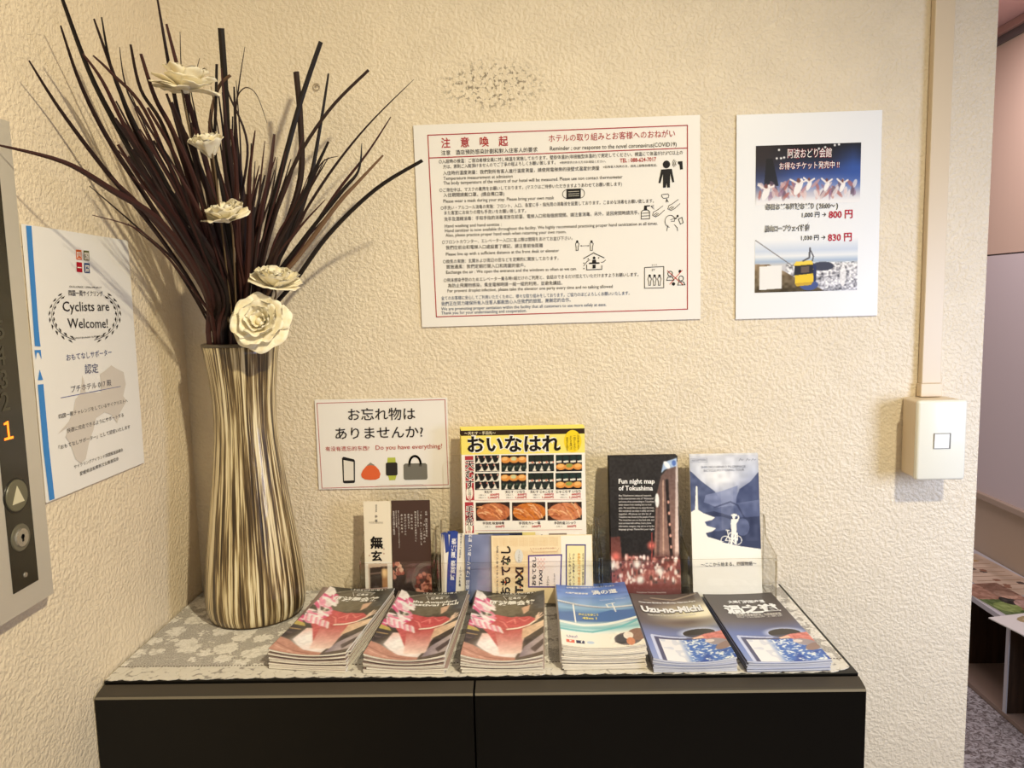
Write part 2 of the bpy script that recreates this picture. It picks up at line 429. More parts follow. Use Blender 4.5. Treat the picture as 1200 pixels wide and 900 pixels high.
for i in (0, nx):
    for j in range(R-1): f.append((i*R+j, i*R+j+1, K+i*R+j+1, K+i*R+j))
tag(mesh('lace_runner', v, f, LM), 'white floral lace runner with scalloped hem covering the black cabinet top', 'table runner')

# ------------------------------------------------------------------ wall switch and its cable duct
IV = mat('ivory_plastic', (224, 206, 178), .38, .5); PLW = mat('white_plate', (238, 236, 222), .25, .5)
t = thing('light_switch', 'surface-mounted light switch with cream plate and single white rocker', 'light switch', (.608, 0, 1.162))
b = MB(); b.box(.5755, .6415, -.043, -.0005, 1.1035, 1.2195, 0, .004); b.build('back_box', IV, t)
b = MB(); b.box(.5725, .6438, -.0535, -.0435, 1.1025, 1.2205, 0, .0042); pl = b.build('cover_plate', PLW, t, True)
b = MB(); b.box(.5962, .6205, -.0545, -.0532, 1.1495, 1.1725); b.build('rocker_frame', mat('switch_gap', (120, 118, 110), .5), pl)
b = MB(); b.prism([(-.0548, 1.1505), (-.0555, 1.1715), (-.053, 1.1715), (-.053, 1.1505)], 'x', .5968, .6180); b.build('rocker', mat('rocker_white', (246, 246, 244), .25), t)
t = thing('cable_duct', 'beige plastic cable duct running up the wall above the light switch', 'cable duct', (.611, 0, 1.22))
b = MB(); b.box(.5972, .6256, -.0125, -.0005, 1.2405, 2.335, 0, .0012); b.build('duct', IV, t)
b = MB(); b.box(.5955, .6272, -.0145, -.0005, 1.2205, 1.2405, 0, .0012); b.build('connector', IV, t)
b = MB()
q = U(371, 102, 'y', -.001); rr = [(q.x+.0048*cos(2*pi*k/20), -.0022, q.z+.0048*sin(2*pi*k/20)) for k in range(21)]
b.tube(rr, .0006, 6); b.tube([(q.x, -.0022, q.z+.0045), (q.x, -.0022, q.z-.0005)], .0006, 6); b.tube([(q.x, 0, q.z+.002), (q.x, -.004, q.z+.002)], .0009, 6)
tag(b.build('wall_hook', mat('hook_grey', (165, 150, 125), .4)), 'tiny ring-shaped hook on the wall between the grass tips and large notice', 'hook')

# ------------------------------------------------------------------ lift call panel on the left wall
STEEL = mat('brushed_steel', (208, 202, 190), .36, .5, .35); n = N(STEEL)
g = n.new('ShaderNodeTexNoise', Scale=300.0, Detail=2.0); n.link(n.coord((1, 1, .02)), g.inputs['Vector']); n.bump(g.outputs['Fac'], .06, .0005)
DARK = mat('dark_glass_panel', (46, 42, 32), .18, .5)
XF = -.496
t = thing('lift_call_panel', 'steel-framed dark lift call panel with up button and lit number', 'lift panel', (XL, -.43, 1.083))
b = MB(); b.prism([(XL+.0003, -.492), (XF, -.475), (XF, -.391), (XL+.0003, -.366)], 'z', 1.083, 1.566); b.build('steel_frame', STEEL, t)
b = MB(); b.box(XF-.001, XF+.0006, -.4515, -.4135, 1.106, 1.545); b.build('dark_insert', DARK, t)
def disc_x(mb, y, z, r, x0, x1, r2=None, mi=0, seg=40):
    r2 = r if r2 is None else r2
    v = [(x0, y+r*cos(2*pi*k/seg), z+r*sin(2*pi*k/seg)) for k in range(seg)]+[(x1, y+r2*cos(2*pi*k/seg), z+r2*sin(2*pi*k/seg)) for k in range(seg)]
    mb.add(v, [tuple(range(seg-1, -1, -1)), tuple(range(seg, 2*seg))]+[(k, (k+1) % seg, seg+(k+1) % seg, seg+k) for k in range(seg)], mi)
yc, zc = -.4345, 1.2000
b = MB(); disc_x(b, yc, zc, .0165, XF, XF+.0022, .0150); bo = b.build('up_button', mat('button_olive', (104, 100, 80), .35), t)
b = MB(); disc_x(b, yc, zc, .0180, XF, XF+.0012, .0172); b.build('button_ring', mat('ring_dark', (30, 28, 22), .3), bo)
b = MB(); b.prism([(yc-.0085, zc-.0075), (yc+.0085, zc-.0075), (yc, zc+.0095)], 'x', XF+.002, XF+.0028); b.build('arrow', mat('arrow_cream', (214, 206, 176), .4), bo)
yc, zc = -.4345, 1.1575
b = MB(); disc_x(b, yc, zc, .0140, XF, XF+.0018, .0132); lk = b.build('key_switch', mat('lock_bezel', (120, 116, 100), .35, .5, .4), t)
b = MB(); disc_x(b, yc, zc, .0095, XF+.0016, XF+.0034, .0088); b.build('lock_cylinder', mat('lock_steel', (205, 200, 188), .25, .5, .8), lk)
b = MB(); b.box(XF+.0033, XF+.0037, yc-.0012, yc+.0012, zc-.004, zc+.003); disc_x(b, yc, zc+.001, .0024, XF+.0033, XF+.0037); b.build('keyhole', mat('hole', (15, 14, 12), .5), lk)
b = MB(); disc_x(b, -.4325, 1.1185, .0030, XF, XF+.0016, .0022); b.build('screw', mat('lock_steel'), t)
def panel_text(name, body, yz, em, m):
    v, f = glyphs(body, .01); x0 = sum(q[0] for q in v)/len(v)
    mesh(name, [(XF+.0011, yz[0]+(q[0]-x0)*em, yz[1]+q[1]*em) for q in v], f, m, t)
NUM = mat('unlit_number', (74, 70, 56), .5)
for body, px in (('5', (0, 397)), ('4', (2.5, 428)), ('3', (4.5, 455)), ('2', (6, 481))):
    q = U(px[0], px[1], 'x', XF); panel_text('floor_number', body, (q.y, q.z), .026, NUM)
q = U(8.5, 515, 'x', XF); panel_text('lit_number', '１', (q.y, q.z), .024, mat('lit_orange', (255, 120, 30), .4, emit=2.2))

# ------------------------------------------------------------------ the low shelf in the room behind
SW = mat('shelf_white', (205, 205, 214), .45, .4); SB = mat('shelf_brown', (62, 46, 36), .55, .3)
n = N(SB); g = n.new('ShaderNodeTexNoise', Scale=30.0, Detail=4.0); n.link(n.coord((2, 2, .2)), g.inputs['Vector'])
n.link(n.ramp(g.outputs['Fac'], [(.3, (48, 36, 28)), (.7, (78, 58, 44))]), n.b.inputs['Base Color'])
SX0, SX1, SY0, SY1, SZ = 1.517, 1.802, .50, 2.45, .326
t = thing('low_shelf', 'low open shelf with white edges and dark brown compartments', 'shelf', (1.66, 1.47, 0))
b = MB(); b.box(SX0, SX1, SY0, SY1, SZ-.018, SZ, 0, .001); b.build('shelf_top', SW, t)
b = MB(); b.box(SX0, SX1, SY0, SY1, .002, .018, 0, .001); b.build('shelf_base', mat('shelf_base', (150, 130, 118), .5), t)
b = MB(); b.box(SX1-.012, SX1, SY0, SY1, .018, SZ-.018); b.build('back_panel', SB, t)
for y in (SY0+.008, .86, 1.196, 1.532, 1.868, SY1-.008):
    b = MB(); b.box(SX0, SX0+.004, y-.008, y+.008, .018, SZ-.018, 0); b.box(SX0+.004, SX1-.012, y-.008, y+.008, .018, SZ-.018, 1); b.build('divider', [SW, SB], t)
def flyer(name, label, cat, c, rz, wx, wy, z, pic, tilt=0.0, matt=True):
    mw = Matrix.Translation((c[0], c[1], z)) @ Matrix.Rotation(rz, 4, 'Z') @ Matrix.Rotation(tilt, 4, 'Y')
    t = thing(name, label, cat, mw=mw)
    b = MB(); b.box(-wx/2, wx/2, -wy/2, wy/2, 0, .003); b.build('pages', mat('paper_white', (238, 236, 230), .6, .2), t, world=False)
    s = Sheet(t, mw @ Vector((-wx/2, wy/2, .003)), mw.to_3x3() @ Vector((1, 0, 0)), mw.to_3x3() @ Vector((0, -1, 0)), wx, wy)
    s.picture(0, 0, wx, wy, pic, 'cover_print'); return t
p = Pic(60, 80, (206, 186, 166), 1); p.grain(6, 9, 16)
for i in range(9): p.poly([(.1, .06+i*.1), (.9, .06+i*.1), (.9, .08+i*.1), (.1, .08+i*.1)], (170, 140, 116))
for i in range(12): p.ell(.2+.6*p.r.rand(), .1+.8*p.r.rand(), .06, .03, [(92, 80, 76), (190, 158, 110), (150, 110, 90)][i % 3])
flyer('newspaper', 'beige printed paper lying flat against the wall on the low shelf', 'newspaper', (1.685, 1.60), .05, .20, .42, SZ+.0005, p)
p = Pic(60, 80, (168, 130, 112), 1); p.poly([(0, .5), (.5, .55), (.5, 1), (0, 1)], (96, 116, 70)); p.ell(.3, .78, .25, .16, (140, 160, 96)); p.ell(.55, .6, .16, .14, (60, 56, 54)); p.ell(.75, .75, .2, .16, (204, 170, 160)); p.ell(.72, .4, .2, .15, (196, 160, 140)); p.grain(18, 22, 24)
flyer('magazine', 'glossy magazine with green food pictures on the low shelf', 'magazine', (1.60, 1.37), .1, .16, .26, SZ+.0005, p)
p = Pic(60, 80, (196, 170, 158), 1); p.poly([(.1, .1), (.6, .1), (.6, .5), (.1, .5)], (160, 118, 104)); p.poly([(.65, .1), (.95, .1), (.95, .4), (.65, .4)], (120, 108, 104)); p.grain(20, 20, 18)
flyer('leaflet', 'brown patterned leaflet beside the magazine on the low shelf', 'leaflet', (1.70, 1.22), .02, .16, .27, SZ+.0005, p)
p = Pic(60, 80, (240, 240, 238), 1); p.ell(.62, .22, .26, .13, (176, 160, 120)); p.ell(.70, .62, .28, .2, (120, 128, 84)); p.ell(.7, .62, .2, .13, (176, 178, 150)); p.ell(.62, .22, .16, .07, (206, 190, 150))
flyer('flyer', 'white food flyer lying over the front edge of the low shelf', 'flyer', (1.575, 1.13), .22, .19, .20, SZ+.004, p)

# ------------------------------------------------------------------ paper on the walls
PAPER = mat('laminated_paper', (243, 241, 238), .32, .45); PAPER2 = mat('laminated_white', (243, 246, 251), .3, .45)
def wall_paper(name, label, cat, c, W, H, rot, m, wall='back'):
    if wall == 'back':
        mw = Matrix.Translation(Vector(c)) @ Matrix.Rotation(-rot, 4, 'Y')
        ex = mw.to_3x3() @ Vector((1, 0, 0)); ey = mw.to_3x3() @ Vector((0, 0, -1)); t = thing(name, label, cat, mw=mw)
        b = MB(); b.box(-W/2, W/2, 0, .0012, -H/2, H/2); b.build('sheet', m, t, world=False)
    else:
        mw = Matrix.Translation(Vector(c)) @ Matrix.Rotation(rot, 4, 'X')
        ex = mw.to_3x3() @ Vector((0, 1, 0)); ey = mw.to_3x3() @ Vector((0, 0, -1)); t = thing(name, label, cat, mw=mw)
        b = MB(); b.box(-.0012, 0, -W/2, W/2, -H/2, H/2); b.build('sheet', m, t, world=False)
    return Sheet(t, Vector(c)-ex*W/2-ey*H/2, ex, ey, W, H)

K = (52, 46, 44); RED = (176, 44, 52); BLUE = (62, 84, 122)
s = wall_paper('notice', 'large landscape notice with red title and rows of small text', 'notice', (.0590, -.0030, 1.4911), .420, .297, .0071, PAPER)
A = zoomed(s, 480, 130, 6.667); B = zoomed(s, 650, 130, 6.667); C = zoomed(s, 480, 255, 6.667); D = zoomed(s, 650, 255, 6.667)
E_ = s.mpp
def L(body, p, q, em, col=K, bold=0.0): s.text(body, p, q, em*E_, col, bold)
L('注　意　喚　起', A(248, 283), A(770, 266), 12.2, RED, .012)
L('注意　酒店預防感染計劃和對入住客人的要求', A(248, 344), A(1000, 317), 6.0)
L('ホテルの取り組みとお客様へのおねがい', A(1088, 240), B(940, 200), 9.2, RED, .0)
L('Reminder ; our response to the novel coronavirus(COVID19)', A(1098, 310), B(952, 276), 6.8)
s.flush()
L('○入館時の検温：ご宿泊者様全員に対し検温を実施しております。壁掛体温計(非接触型体温計)で測定してください。検温にて体温が37.5℃以上の', A(230, 410), B(1000, 338), 5.1)
L('方は、原則ご入館頂けませんのでご了承の程よろしくお願い致します。', A(262, 450), A(1140, 415), 5.1)
L('TEL : 088-624-7017', B(510, 403), B(793, 392), 6.4, RED, .014)
L('※発熱症状のある方はお電話ください。', B(40, 413), B(400, 402), 3.2)
L('入住時的温度測量：我們對所有客人進行温度測量，請使用電梯旁的接壁式温度計測量', A(262, 500), B(350, 460), 5.2)
L('※如有客人発熱方法，請馬上聯繫前檯電話。', B(378, 447), B(800, 432), 3.2)
L('Temperature measurement at admission', A(265, 540), A(805, 522), 5.4)
L('The body temperature of the visitors of our hotel will be measured. Please use non contact thermometer', A(265, 577), B(530, 527), 5.5)
L('○ご滞在中は、マスクの着用をお願いしております。(マスクはご持参いただきますようあわせてお願い致します)', A(235, 633), B(525, 583), 5.1)
L('入住期間請戴口罩。(請自備口罩)', A(265, 671), A(740, 660), 5.2)
L('Please wear a mask during your stay. Please bring your own mask', A(265, 718), A(1130, 690), 5.4)
L('○手洗い・アルコール消毒の実施：フロント、入口、各室に手・指先用の消毒液を設置しております。こまめな消毒をお願い致します。', A(245, 772), B(775, 715), 5.1)
L('また客室にお戻りの際も手洗いをお願い致します。', A(272, 810), A(910, 792), 5.1)
L('洗手及酒精消毒：手和手指的消毒液放在前臺、電梯入口和每個房間間。請注意消毒。另外，返回房間時請洗手。', A(270, 860), B(660, 806), 5.2)
L('Hand washing and hand sanitize :', C(275, 78), C(718, 64), 5.2)
L('Hand sanitizer is now available throughout the facility. We highly recommend practicing proper hand sanitization at all times.', C(278, 115), D(805, 56), 5.3)
L('Also, please practice proper hand wash when returning your own room.', C(282, 150), D(90, 122), 5.3)
L('○フロントカウンター、エレベーター入口に並ぶ際は間隔をあけてお並び下さい。', C(255, 205), D(140, 172), 5.1)
L('我們在前台和電梯入口處設置了標記。請注意前後距離', C(285, 248), C(1042, 230), 5.2)
L('Please line up with a sufficient distance at the front desk or elevator', C(285, 298), D(35, 268), 5.3)
L('○換気の実施：玄関および周辺の窓などを定期的に開放しております。', C(262, 357), D(30, 328), 5.1)
L('實施通風：我們定期打開入口和周圍的窗戶。', C(287, 398), C(905, 385), 5.2)
L('Exchange the air : We open the entrance and the windows as often as we can.', C(287, 440), D(172, 410), 5.3)
L('○飛沫感染予防のためエレベーター乗る時1組だけのご利用と、会話はできるだけ控えていただけますようお願いします。', C(268, 503), D(655, 456), 5.1)
L('為防止飛濺物感染，乘坐電梯時請一組一組的利用，並避免講話。', C(300, 545), D(60, 522), 5.2)
L('For prevent droplet infection, please take the elevator one party every time and no talking allowed', C(297, 584), D(453, 548), 5.3)
L('全てのお客様に安心してご利用いただくために、様々な取り組みをしております。ご協力のほどよろしくお願いいたします。', C(248, 643), D(585, 602), 5.1, BLUE)
L('我們正在努力確保所有入住客人都能放心入住我們的旅館。謝謝您的合作。', C(248, 687), D(125, 655), 5.4, BLUE)
L('We are promoting proper sanitation within the facility that all customers to use more safely at ease.', C(248, 725), D(403, 690), 5.3, BLUE)
L('Thank you for your understanding and cooperation.', C(248, 757), C(915, 737), 5.3, BLUE)
s.line([A(143, 190), B(1037, 113), D(1037, 715), C(210, 775)], .0013, RED, 'red_border', closed=True)
s.line([A(155, 368), B(1037, 290)], .0013, RED, 'red_border')
PG = 'pictogram'; IK = (34, 32, 34)
def pl(F, pts, col=IK, lift=.0005): s.poly([F(*p) for p in pts], col, PG, lift)
def ln(F, pts, wd=3.4, col=IK, closed=False): s.line([F(*p) for p in pts], wd*E_/6.667, col, PG, .0006, closed)
k = E_/6.667; s.flush(); PG = 'temperature_pictogram'
s.disc(B(873, 418), 28*k, 29*k, IK, PG)
pl(B, [(832, 458), (915, 452), (934, 555), (920, 560), (902, 490), (900, 598), (878, 600), (874, 560), (868, 600), (846, 600), (846, 492), (826, 565), (811, 562)])
for r_ in (24, 36, 48): s.ring(B(965, 408), r_*k*.9, r_*k*.8, 3.6*k, IK, PG, t0=pi*.75, t1=pi*1.25)
pl(B, [(962, 396), (998, 392), (1001, 456), (980, 459), (974, 418), (964, 416)])
PG = 'mask_pictogram'
pl(B, [(92, 610), (204, 606), (204, 684), (92, 690)])
for y in (630, 648, 664): ln(B, [(108, y+2), (190, y-2)], 3, (225, 220, 208))
s.ring(B(96, 650), 34*k, 32*k, 4*k, IK, PG, t0=pi*.5, t1=pi*1.5); s.ring(B(200, 645), 33*k, 34*k, 4*k, IK, PG, t0=-pi*.5, t1=pi*.5)
PG = 'sanitizer_pictogram'
ln(B, [(676, 845), (676, 790), (690, 776), (728, 774), (742, 788), (742, 842)], 5, closed=True); ln(B, [(678, 800), (742, 796)], 4); ln(B, [(678, 822), (742, 818)], 4)
pl(B, [(696, 772), (700, 740), (744, 736), (744, 745), (720, 748), (722, 772)])
for y in (735, 752, 768): ln(B, [(752, 745), (776, y)], 3)
for dx, dy in ((0, 0), (120, -50)):
    ln(B, [(764+dx, 815+dy), (772+dx, 790+dy), (800+dx, 776+dy), (845+dx, 742+dy)], 4); ln(B, [(764+dx, 815+dy), (790+dx, 828+dy), (818+dx, 812+dy), (858+dx, 775+dy)], 4); ln(B, [(775+dx, 812+dy), (800+dx, 795+dy)], 4); ln(B, [(785+dx, 820+dy), (812+dx, 800+dy)], 4)
PG = 'tap_pictogram'
ln(B, [(836, 668), (838, 654), (884, 648), (892, 660), (888, 678), (850, 684)], 4, closed=True)
for x in (866, 876, 886): ln(B, [(874, 686), (x+2, 712)], 3.5)
PG = 'gargling_pictogram'
s.ring(B(902, 862), 40*k, 46*k, 4*k, IK, PG, t0=pi*.55, t1=pi*1.9); ln(D, [(885, 60), (875, 104)], 4); ln(D, [(935, 55), (958, 80), (960, 104)], 4); ln(B, [(905, 850), (940, 838), (935, 862), (910, 862)], 4)
s.disc(B(960, 822), 8*k, 10*k, IK, PG); s.disc(B(948, 838), 6*k, 6*k, IK, PG); ln(D, [(966, 12), (994, -2), (1004, 40), (982, 50)], 5, closed=True)
PG = 'distance_pictogram'
for cx in (176, 288): s.disc(D(cx, 186), 9*k, 8*k, IK, PG); ln(D, [(cx-13, 205), (cx-8, 196), (cx+8, 195), (cx+14, 205), (cx+8, 228), (cx+7, 256), (cx-8, 257), (cx-9, 230)], 4.5, closed=True)
ln(D, [(200, 221), (268, 219)], 3)
for cx, sg in ((203, 1), (266, -1)): pl(D, [(cx-4*sg, 220), (cx+8*sg, 214), (cx+8*sg, 226)])
PG = 'airing_pictogram'
ln(D, [(226, 320), (304, 276), (386, 314)], 6); ln(D, [(250, 370), (250, 408), (368, 404), (368, 376)], 6); pl(D, [(268, 352), (350, 349), (350, 360), (268, 363)]); pl(D, [(296, 368), (320, 367), (320, 396), (296, 397)]); pl(D, [(295, 330), (322, 329), (326, 352), (291, 353)]); s.disc(D(308, 315), 11*k, 11*k, IK, PG)
for x, y in ((262, 323), (344, 314), (228, 356), (228, 398)): s.disc(D(x, y), 5*k, 5*k, IK, PG)
ln(D, [(274, 330), (252, 344), (226, 378)], 4.5); ln(D, [(398, 332), (382, 346), (362, 350)], 4.5)
PG = 'lift_pictogram'
ln(D, [(702, 390), (852, 382), (852, 548), (702, 552)], 5, closed=True); L('EV', D(760, 416), D(784, 415), 3.4); L('ｵｲｼｲ', D(758, 377), D(800, 374), 2.2)
for cx in (742, 780, 818): s.disc(D(cx, 452), 10*k, 8*k, IK, PG); ln(D, [(cx-14, 480), (cx-8, 464), (cx+8, 463), (cx+14, 480), (cx+8, 500), (cx+7, 528), (cx-7, 529), (cx-8, 500)], 4.5, closed=True)
PG = 'no_talking_pictogram'
for cx, cy in ((902, 438), (988, 475)): s.ring(D(cx, cy), 18*k, 19*k, 5*k, IK, PG); ln(D, [(cx-28, cy+52), (cx-18, cy+28), (cx+18, cy+26), (cx+30, cy+50)], 5, closed=True)
ln(D, [(880, 415), (1000, 522)], 5, (200, 60, 56)); ln(D, [(900, 520), (996, 412)], 5, (200, 60, 56)); s.disc(D(928, 518), 13*k, 13*k, IK, PG); s.disc(D(978, 420), 11*k, 12*k, IK, PG)
s.flush()

# the A4 ticket poster
s = wall_paper('poster', 'portrait ticket poster with dancer and cable car photos on white', 'poster', (.4268, -.0030, 1.4914), .210, .297, .0049, PAPER2)
A = zoomed(s, 850, 115, 6.316); B = zoomed(s, 850, 240, 6.316); E_ = s.mpp; k = E_/6.316
p = Pic(150, 82, (40, 34, 40), 2)
p.vgrad([(0, (24, 22, 26)), (.25, (36, 40, 60)), (.5, (58, 82, 150)), (.68, (120, 140, 196)), (.82, (196, 196, 214)), (1, (244, 244, 248))])
p.put(np.clip((.38-p.u)*3.2, 0, .85)*np.clip(1.3-p.v*1.4, 0, 1), (52, 44, 46)); p.poly([(.10, .22), (.16, .22), (.22, .68), (.08, .68)], (28, 28, 32), .8)
p.put(np.clip((p.u-.72)*4, 0, .8)*np.clip(1-abs(p.v-.4)*2.2, 0, 1), (54, 92, 176)); p.put(np.clip((p.u-.94)*9, 0, 1)*np.clip(1-p.v*2.4, 0, 1), (24, 26, 40))
for x, y in ((.22, .08), (.2, .22), (.24, .22), (.27, .21), (.6, .08), (.66, .06), (.75, .03), (.79, .02)): p.ell(x, y, .010, .018, (255, 255, 255), soft=.8)
for i in range(70):
    x = .04+.92*p.r.rand(); y = .66+.20*p.r.rand(); c = [(236, 230, 234), (206, 160, 160), (150, 120, 150), (228, 206, 206), (180, 110, 104), (110, 90, 110)][i % 6]
    p.ell(x, y, .012+.012*p.r.rand(), .05+.05*p.r.rand(), c, (p.r.rand()-.5), alpha=.75)
for x, y, q in ((.1, .74, 1.5), (.41, .66, 1.6), (.51, .64, 1.0), (.68, .66, 1.), (.83, .68, 1.)):
    p.ell(x, y+.05, .022*q, .09*q, (246, 244, 246), .2); p.ell(x, y-.05, .012*q, .03*q, (120, 80, 80)); p.stroke([(x-.05*q, y-.08), (x, y), (x+.05*q, y-.06)], .008, (240, 232, 232), asp=.52)
p.put(np.clip((p.v-.86)*7, 0, 1), (246, 246, 250))
a0, b0 = A(226, 354); a1, b1 = A(995, 770); s.picture(a0, b0, a1, b1, p, 'dancer_photo')
p = Pic(150, 75, (246, 246, 248), 2)
p.vgrad([(0, (244, 246, 250)), (.22, (206, 218, 238)), (.32, (236, 240, 246)), (.42, (170, 190, 216)), (.48, (206, 206, 210)), (.62, (196, 196, 204)), (1, (170, 172, 186))])
msk = ((p.v > .45) & (p.u > .3)).astype(float); p.grain(44, 30, 70, msk); p.grain(70, 44, 60, msk)
p.gpoly([(0, .46), (.14, .47), (.3, .62), (.45, .8), (.62, .93), (.68, 1), (0, 1)], (150, 128, 100), (78, 68, 50)); p.grain(26, 20, 26, p.inside([(0, .46), (.14, .47), (.3, .62), (.45, .8), (.62, .93), (.68, 1), (0, 1)]))
p.ell(.66, .53, .11, .085, (70, 74, 92)); p.stroke([(0, .0), (.36, .50)], .004, (120, 116, 120), asp=.5); p.ell(.53, .88, .09, .10, (74, 92, 150)); p.ell(.86, .72, .03, .2, (246, 246, 250), alpha=.8)
p.poly([(.384, .47), (.565, .45), (.575, .82), (.395, .84)], (238, 204, 60)); p.poly([(.386, .51), (.566, .49), (.57, .66), (.388, .69)], (44, 44, 52)); p.poly([(.45, .53), (.53, .52), (.53, .64), (.45, .65)], (104, 90, 84)); p.poly([(.40, .43), (.55, .41), (.57, .47), (.38, .49)], (244, 214, 90)); p.poly([(.39, .84), (.57, .82), (.55, .88), (.41, .90)], (206, 170, 60)); p.poly([(.565, .45), (.60, .52), (.60, .80), (.575, .82)], (50, 60, 100))
p.stroke([(.47, .42), (.53, .36), (.535, .18)], .008, (84, 84, 92), asp=.5); p.stroke([(.56, .42), (.57, .34), (.54, .22)], .006, (84, 84, 92), asp=.5); p.put(((p.u < .62) & (p.v < .0)).astype(float), (255, 255, 255))
p.poly([(.045, .50), (.265, .49), (.265, .93), (.045, .95)], (240, 240, 240))
a0, b0 = B(220, 262); a1, b1 = B(973, 630); s.picture(a0, b0, a1, b1, p, 'cable_car_photo')
def L(body, p_, q_, em, col=K, bold=0.0, lift=.0009): s.text(body, p_, q_, em*E_, col, bold, lift=lift)
for bold, col, lf in ((.045, (150, 44, 66), .0007), (.0, (252, 250, 250), .0011)):
    L('阿波おどり会館', A(458, 440), A(785, 432), 11.5, col, bold, lf); L('お得なチケット発売中 !!', A(398, 526), A(842, 512), 8.6, col, bold, lf)
for bold, col, lf in ((.055, (30, 28, 30), .0007), (-.012, (236, 236, 236), .0012)):
    L('毎日おどる阿波おどり ( 20:00～ )', A(294, 823), A(834, 812), 7.2, col, bold, lf); L('眉山ロープウェイ往復', B(290, 196), B(624, 188), 7.6, col, bold, lf)
s.flush()
L('1,000 円 → ', B(566, 92), B(745, 86), 7.0, (34, 32, 34), .012); L('800 円', B(764, 98), B(940, 92), 11.0, (186, 36, 66), .02)
L('1,030 円 → ', B(560, 262), B(740, 256), 7.0, (34, 32, 34), .012); L('830 円', B(758, 268), B(934, 262), 11.0, (186, 36, 66), .02)
s.flush()

# the lost-property sign above the racks
c = [U(*q, 'y', -.003) for q in ((368.5, 469.6), (524.2, 465.2), (526, 570.5), (374.8, 574.3))]
cen = sum(c, Vector())/4
s = wall_paper('sign', 'small landscape sign picturing phone, purse, watch and handbag', 'sign', cen, .2045, .1408, -.004, PAPER)
# tape the true corners: the sheet hangs a touch askew
A = zoomed(s, 355, 455, 6.667); E_ = s.mpp; k = E_/6.667
def L(body, p_, q_, em, col=K, bold=0.0, lift=.0009): s.text(body, p_, q_, em*E_, col, bold, lift=lift)
L('お忘れ物は', A(355, 244), A(880, 236), 15.6, (40, 36, 42), .006); L('ありませんか?', A(256, 392), A(942, 376), 15.6, (40, 36, 42), .006)
L('有没有遗忘的东西?', A(178, 488), A(520, 482), 6.0, (184, 74, 62)); L('Do you have everything?', A(570, 480), A(1090, 466), 7.6, (184, 74, 62))
s.line([A(110, 117), A(1110, 88), A(1136, 752), A(150, 780)], .0008, (186, 70, 72), 'red_border', closed=True)
s.poly([A(306, 545), A(318, 535), A(400, 555), A(407, 566), A(407, 733), A(398, 740), A(325, 742), A(314, 735)], (34, 32, 34), 'phone_picture'); s.poly([A(318, 560), A(396, 574), A(398, 718), A(322, 722)], (232, 228, 220), 'phone_picture', .0008)
s.poly([A(500, 602), A(528, 580), A(562, 600), A(548, 612), A(512, 612)], (150, 142, 128), 'purse_picture'); s.poly([A(455, 672), A(468, 640), A(498, 606), A(530, 600), A(566, 606), A(594, 636), A(607, 670), A(598, 700), A(570, 713), A(530, 716), A(486, 711), A(462, 696)], (226, 106, 62), 'purse_picture', .0008)
s.poly([A(662, 542), A(722, 540), A(726, 585), A(660, 585)], (186, 196, 84), 'watch_picture'); s.poly([A(664, 680), A(732, 678), A(722, 716), A(676, 718)], (186, 196, 84), 'watch_picture'); s.poly([A(648, 588), A(658, 580), A(728, 578), A(738, 586), A(740, 670), A(732, 680), A(660, 682), A(650, 674)], (50, 46, 44), 'watch_picture', .0008)
s.poly([A(786, 600), A(798, 588), A(958, 584), A(970, 596), A(974, 700), A(966, 712), A(800, 716), A(788, 706)], (118, 116, 108), 'handbag_picture'); s.ring(A(877, 590), 44*k, 62*k, 16*k, (92, 88, 80), 'handbag_picture', .0009, t0=pi, t1=2*pi); s.rect(*A(820, 590), *A(842, 612), (92, 88, 80), 'handbag_picture', .0009); s.rect(*A(906, 588), *A(928, 610), (92, 88, 80), 'handbag_picture', .0009)
s.flush()

# the cyclists certificate on the left wall
s = wall_paper('certificate', 'cyclists certificate with blue side stripe and laurel wreath, on the left wall', 'certificate', (XL+.0030, -.2569, 1.3210), .210, .297, -.0073, mat('certificate_paper', (238, 236, 234), .45, .35), 'left')
A = zoomed(s, 0, 220, 5.0); B = zoomed(s, 0, 400, 5.0); C = zoomed(s, 0, 560, 5.0); E_ = s.mpp*.95; k = E_/5
SBL = (66, 136, 208)
s.poly([A(150, 222), A(182, 224), A(222, 800), A(232, 905), B(236, 30), B(202, 28)], SBL, 'blue_stripe'); s.poly([B(200, 52), B(236, 50), B(242, 106), B(226, 66), B(214, 66), B(208, 106)], SBL, 'blue_stripe'); s.poly([B(230, 165), B(250, 226), B(220, 228)], SBL, 'blue_stripe'); s.poly([B(219, 254), B(252, 250), B(285, 620), C(318, 122), C(288, 134), B(252, 640)], SBL, 'blue_stripe')
isl = [(480, 200), (490, 230), (500, 300), (590, 300), (586, 190), (610, 175), (650, 140), (680, 160), (722, 180), (735, 250), (720, 320), (740, 350), (700, 420), (685, 480), (650, 430), (610, 415), (560, 450), (545, 520), (520, 590), (500, 690), (470, 715), (440, 690), (410, 600), (380, 560), (400, 500), (335, 545), (400, 470), (430, 400), (440, 340), (470, 300), (478, 240)]
s.poly([B(*q) for q in isl], (212, 204, 196), 'island_map')
for (x, y), col, ch in (((443, 362), (222, 104, 52), '四'), ((487, 367), (92, 92, 52), '国'), ((446, 435), (176, 24, 44), '一'), ((490, 440), (52, 74, 124), '周')):
    q0, q1 = A(x, y), A(x+33, y+60); s.poly([q0, A(x+2, y+58), A(x+35, y+61), A(x+32, y+3)], col, 'four_square_logo')
    s.text(ch, A(x+5, y+50), A(x+30, y+52), 9.5*E_, (240, 232, 220), .02, lift=.0009)
def L(body, p_, q_, em, col=(44, 40, 44), bold=0.0): s.text(body, p_, q_, em*E_, col, bold)
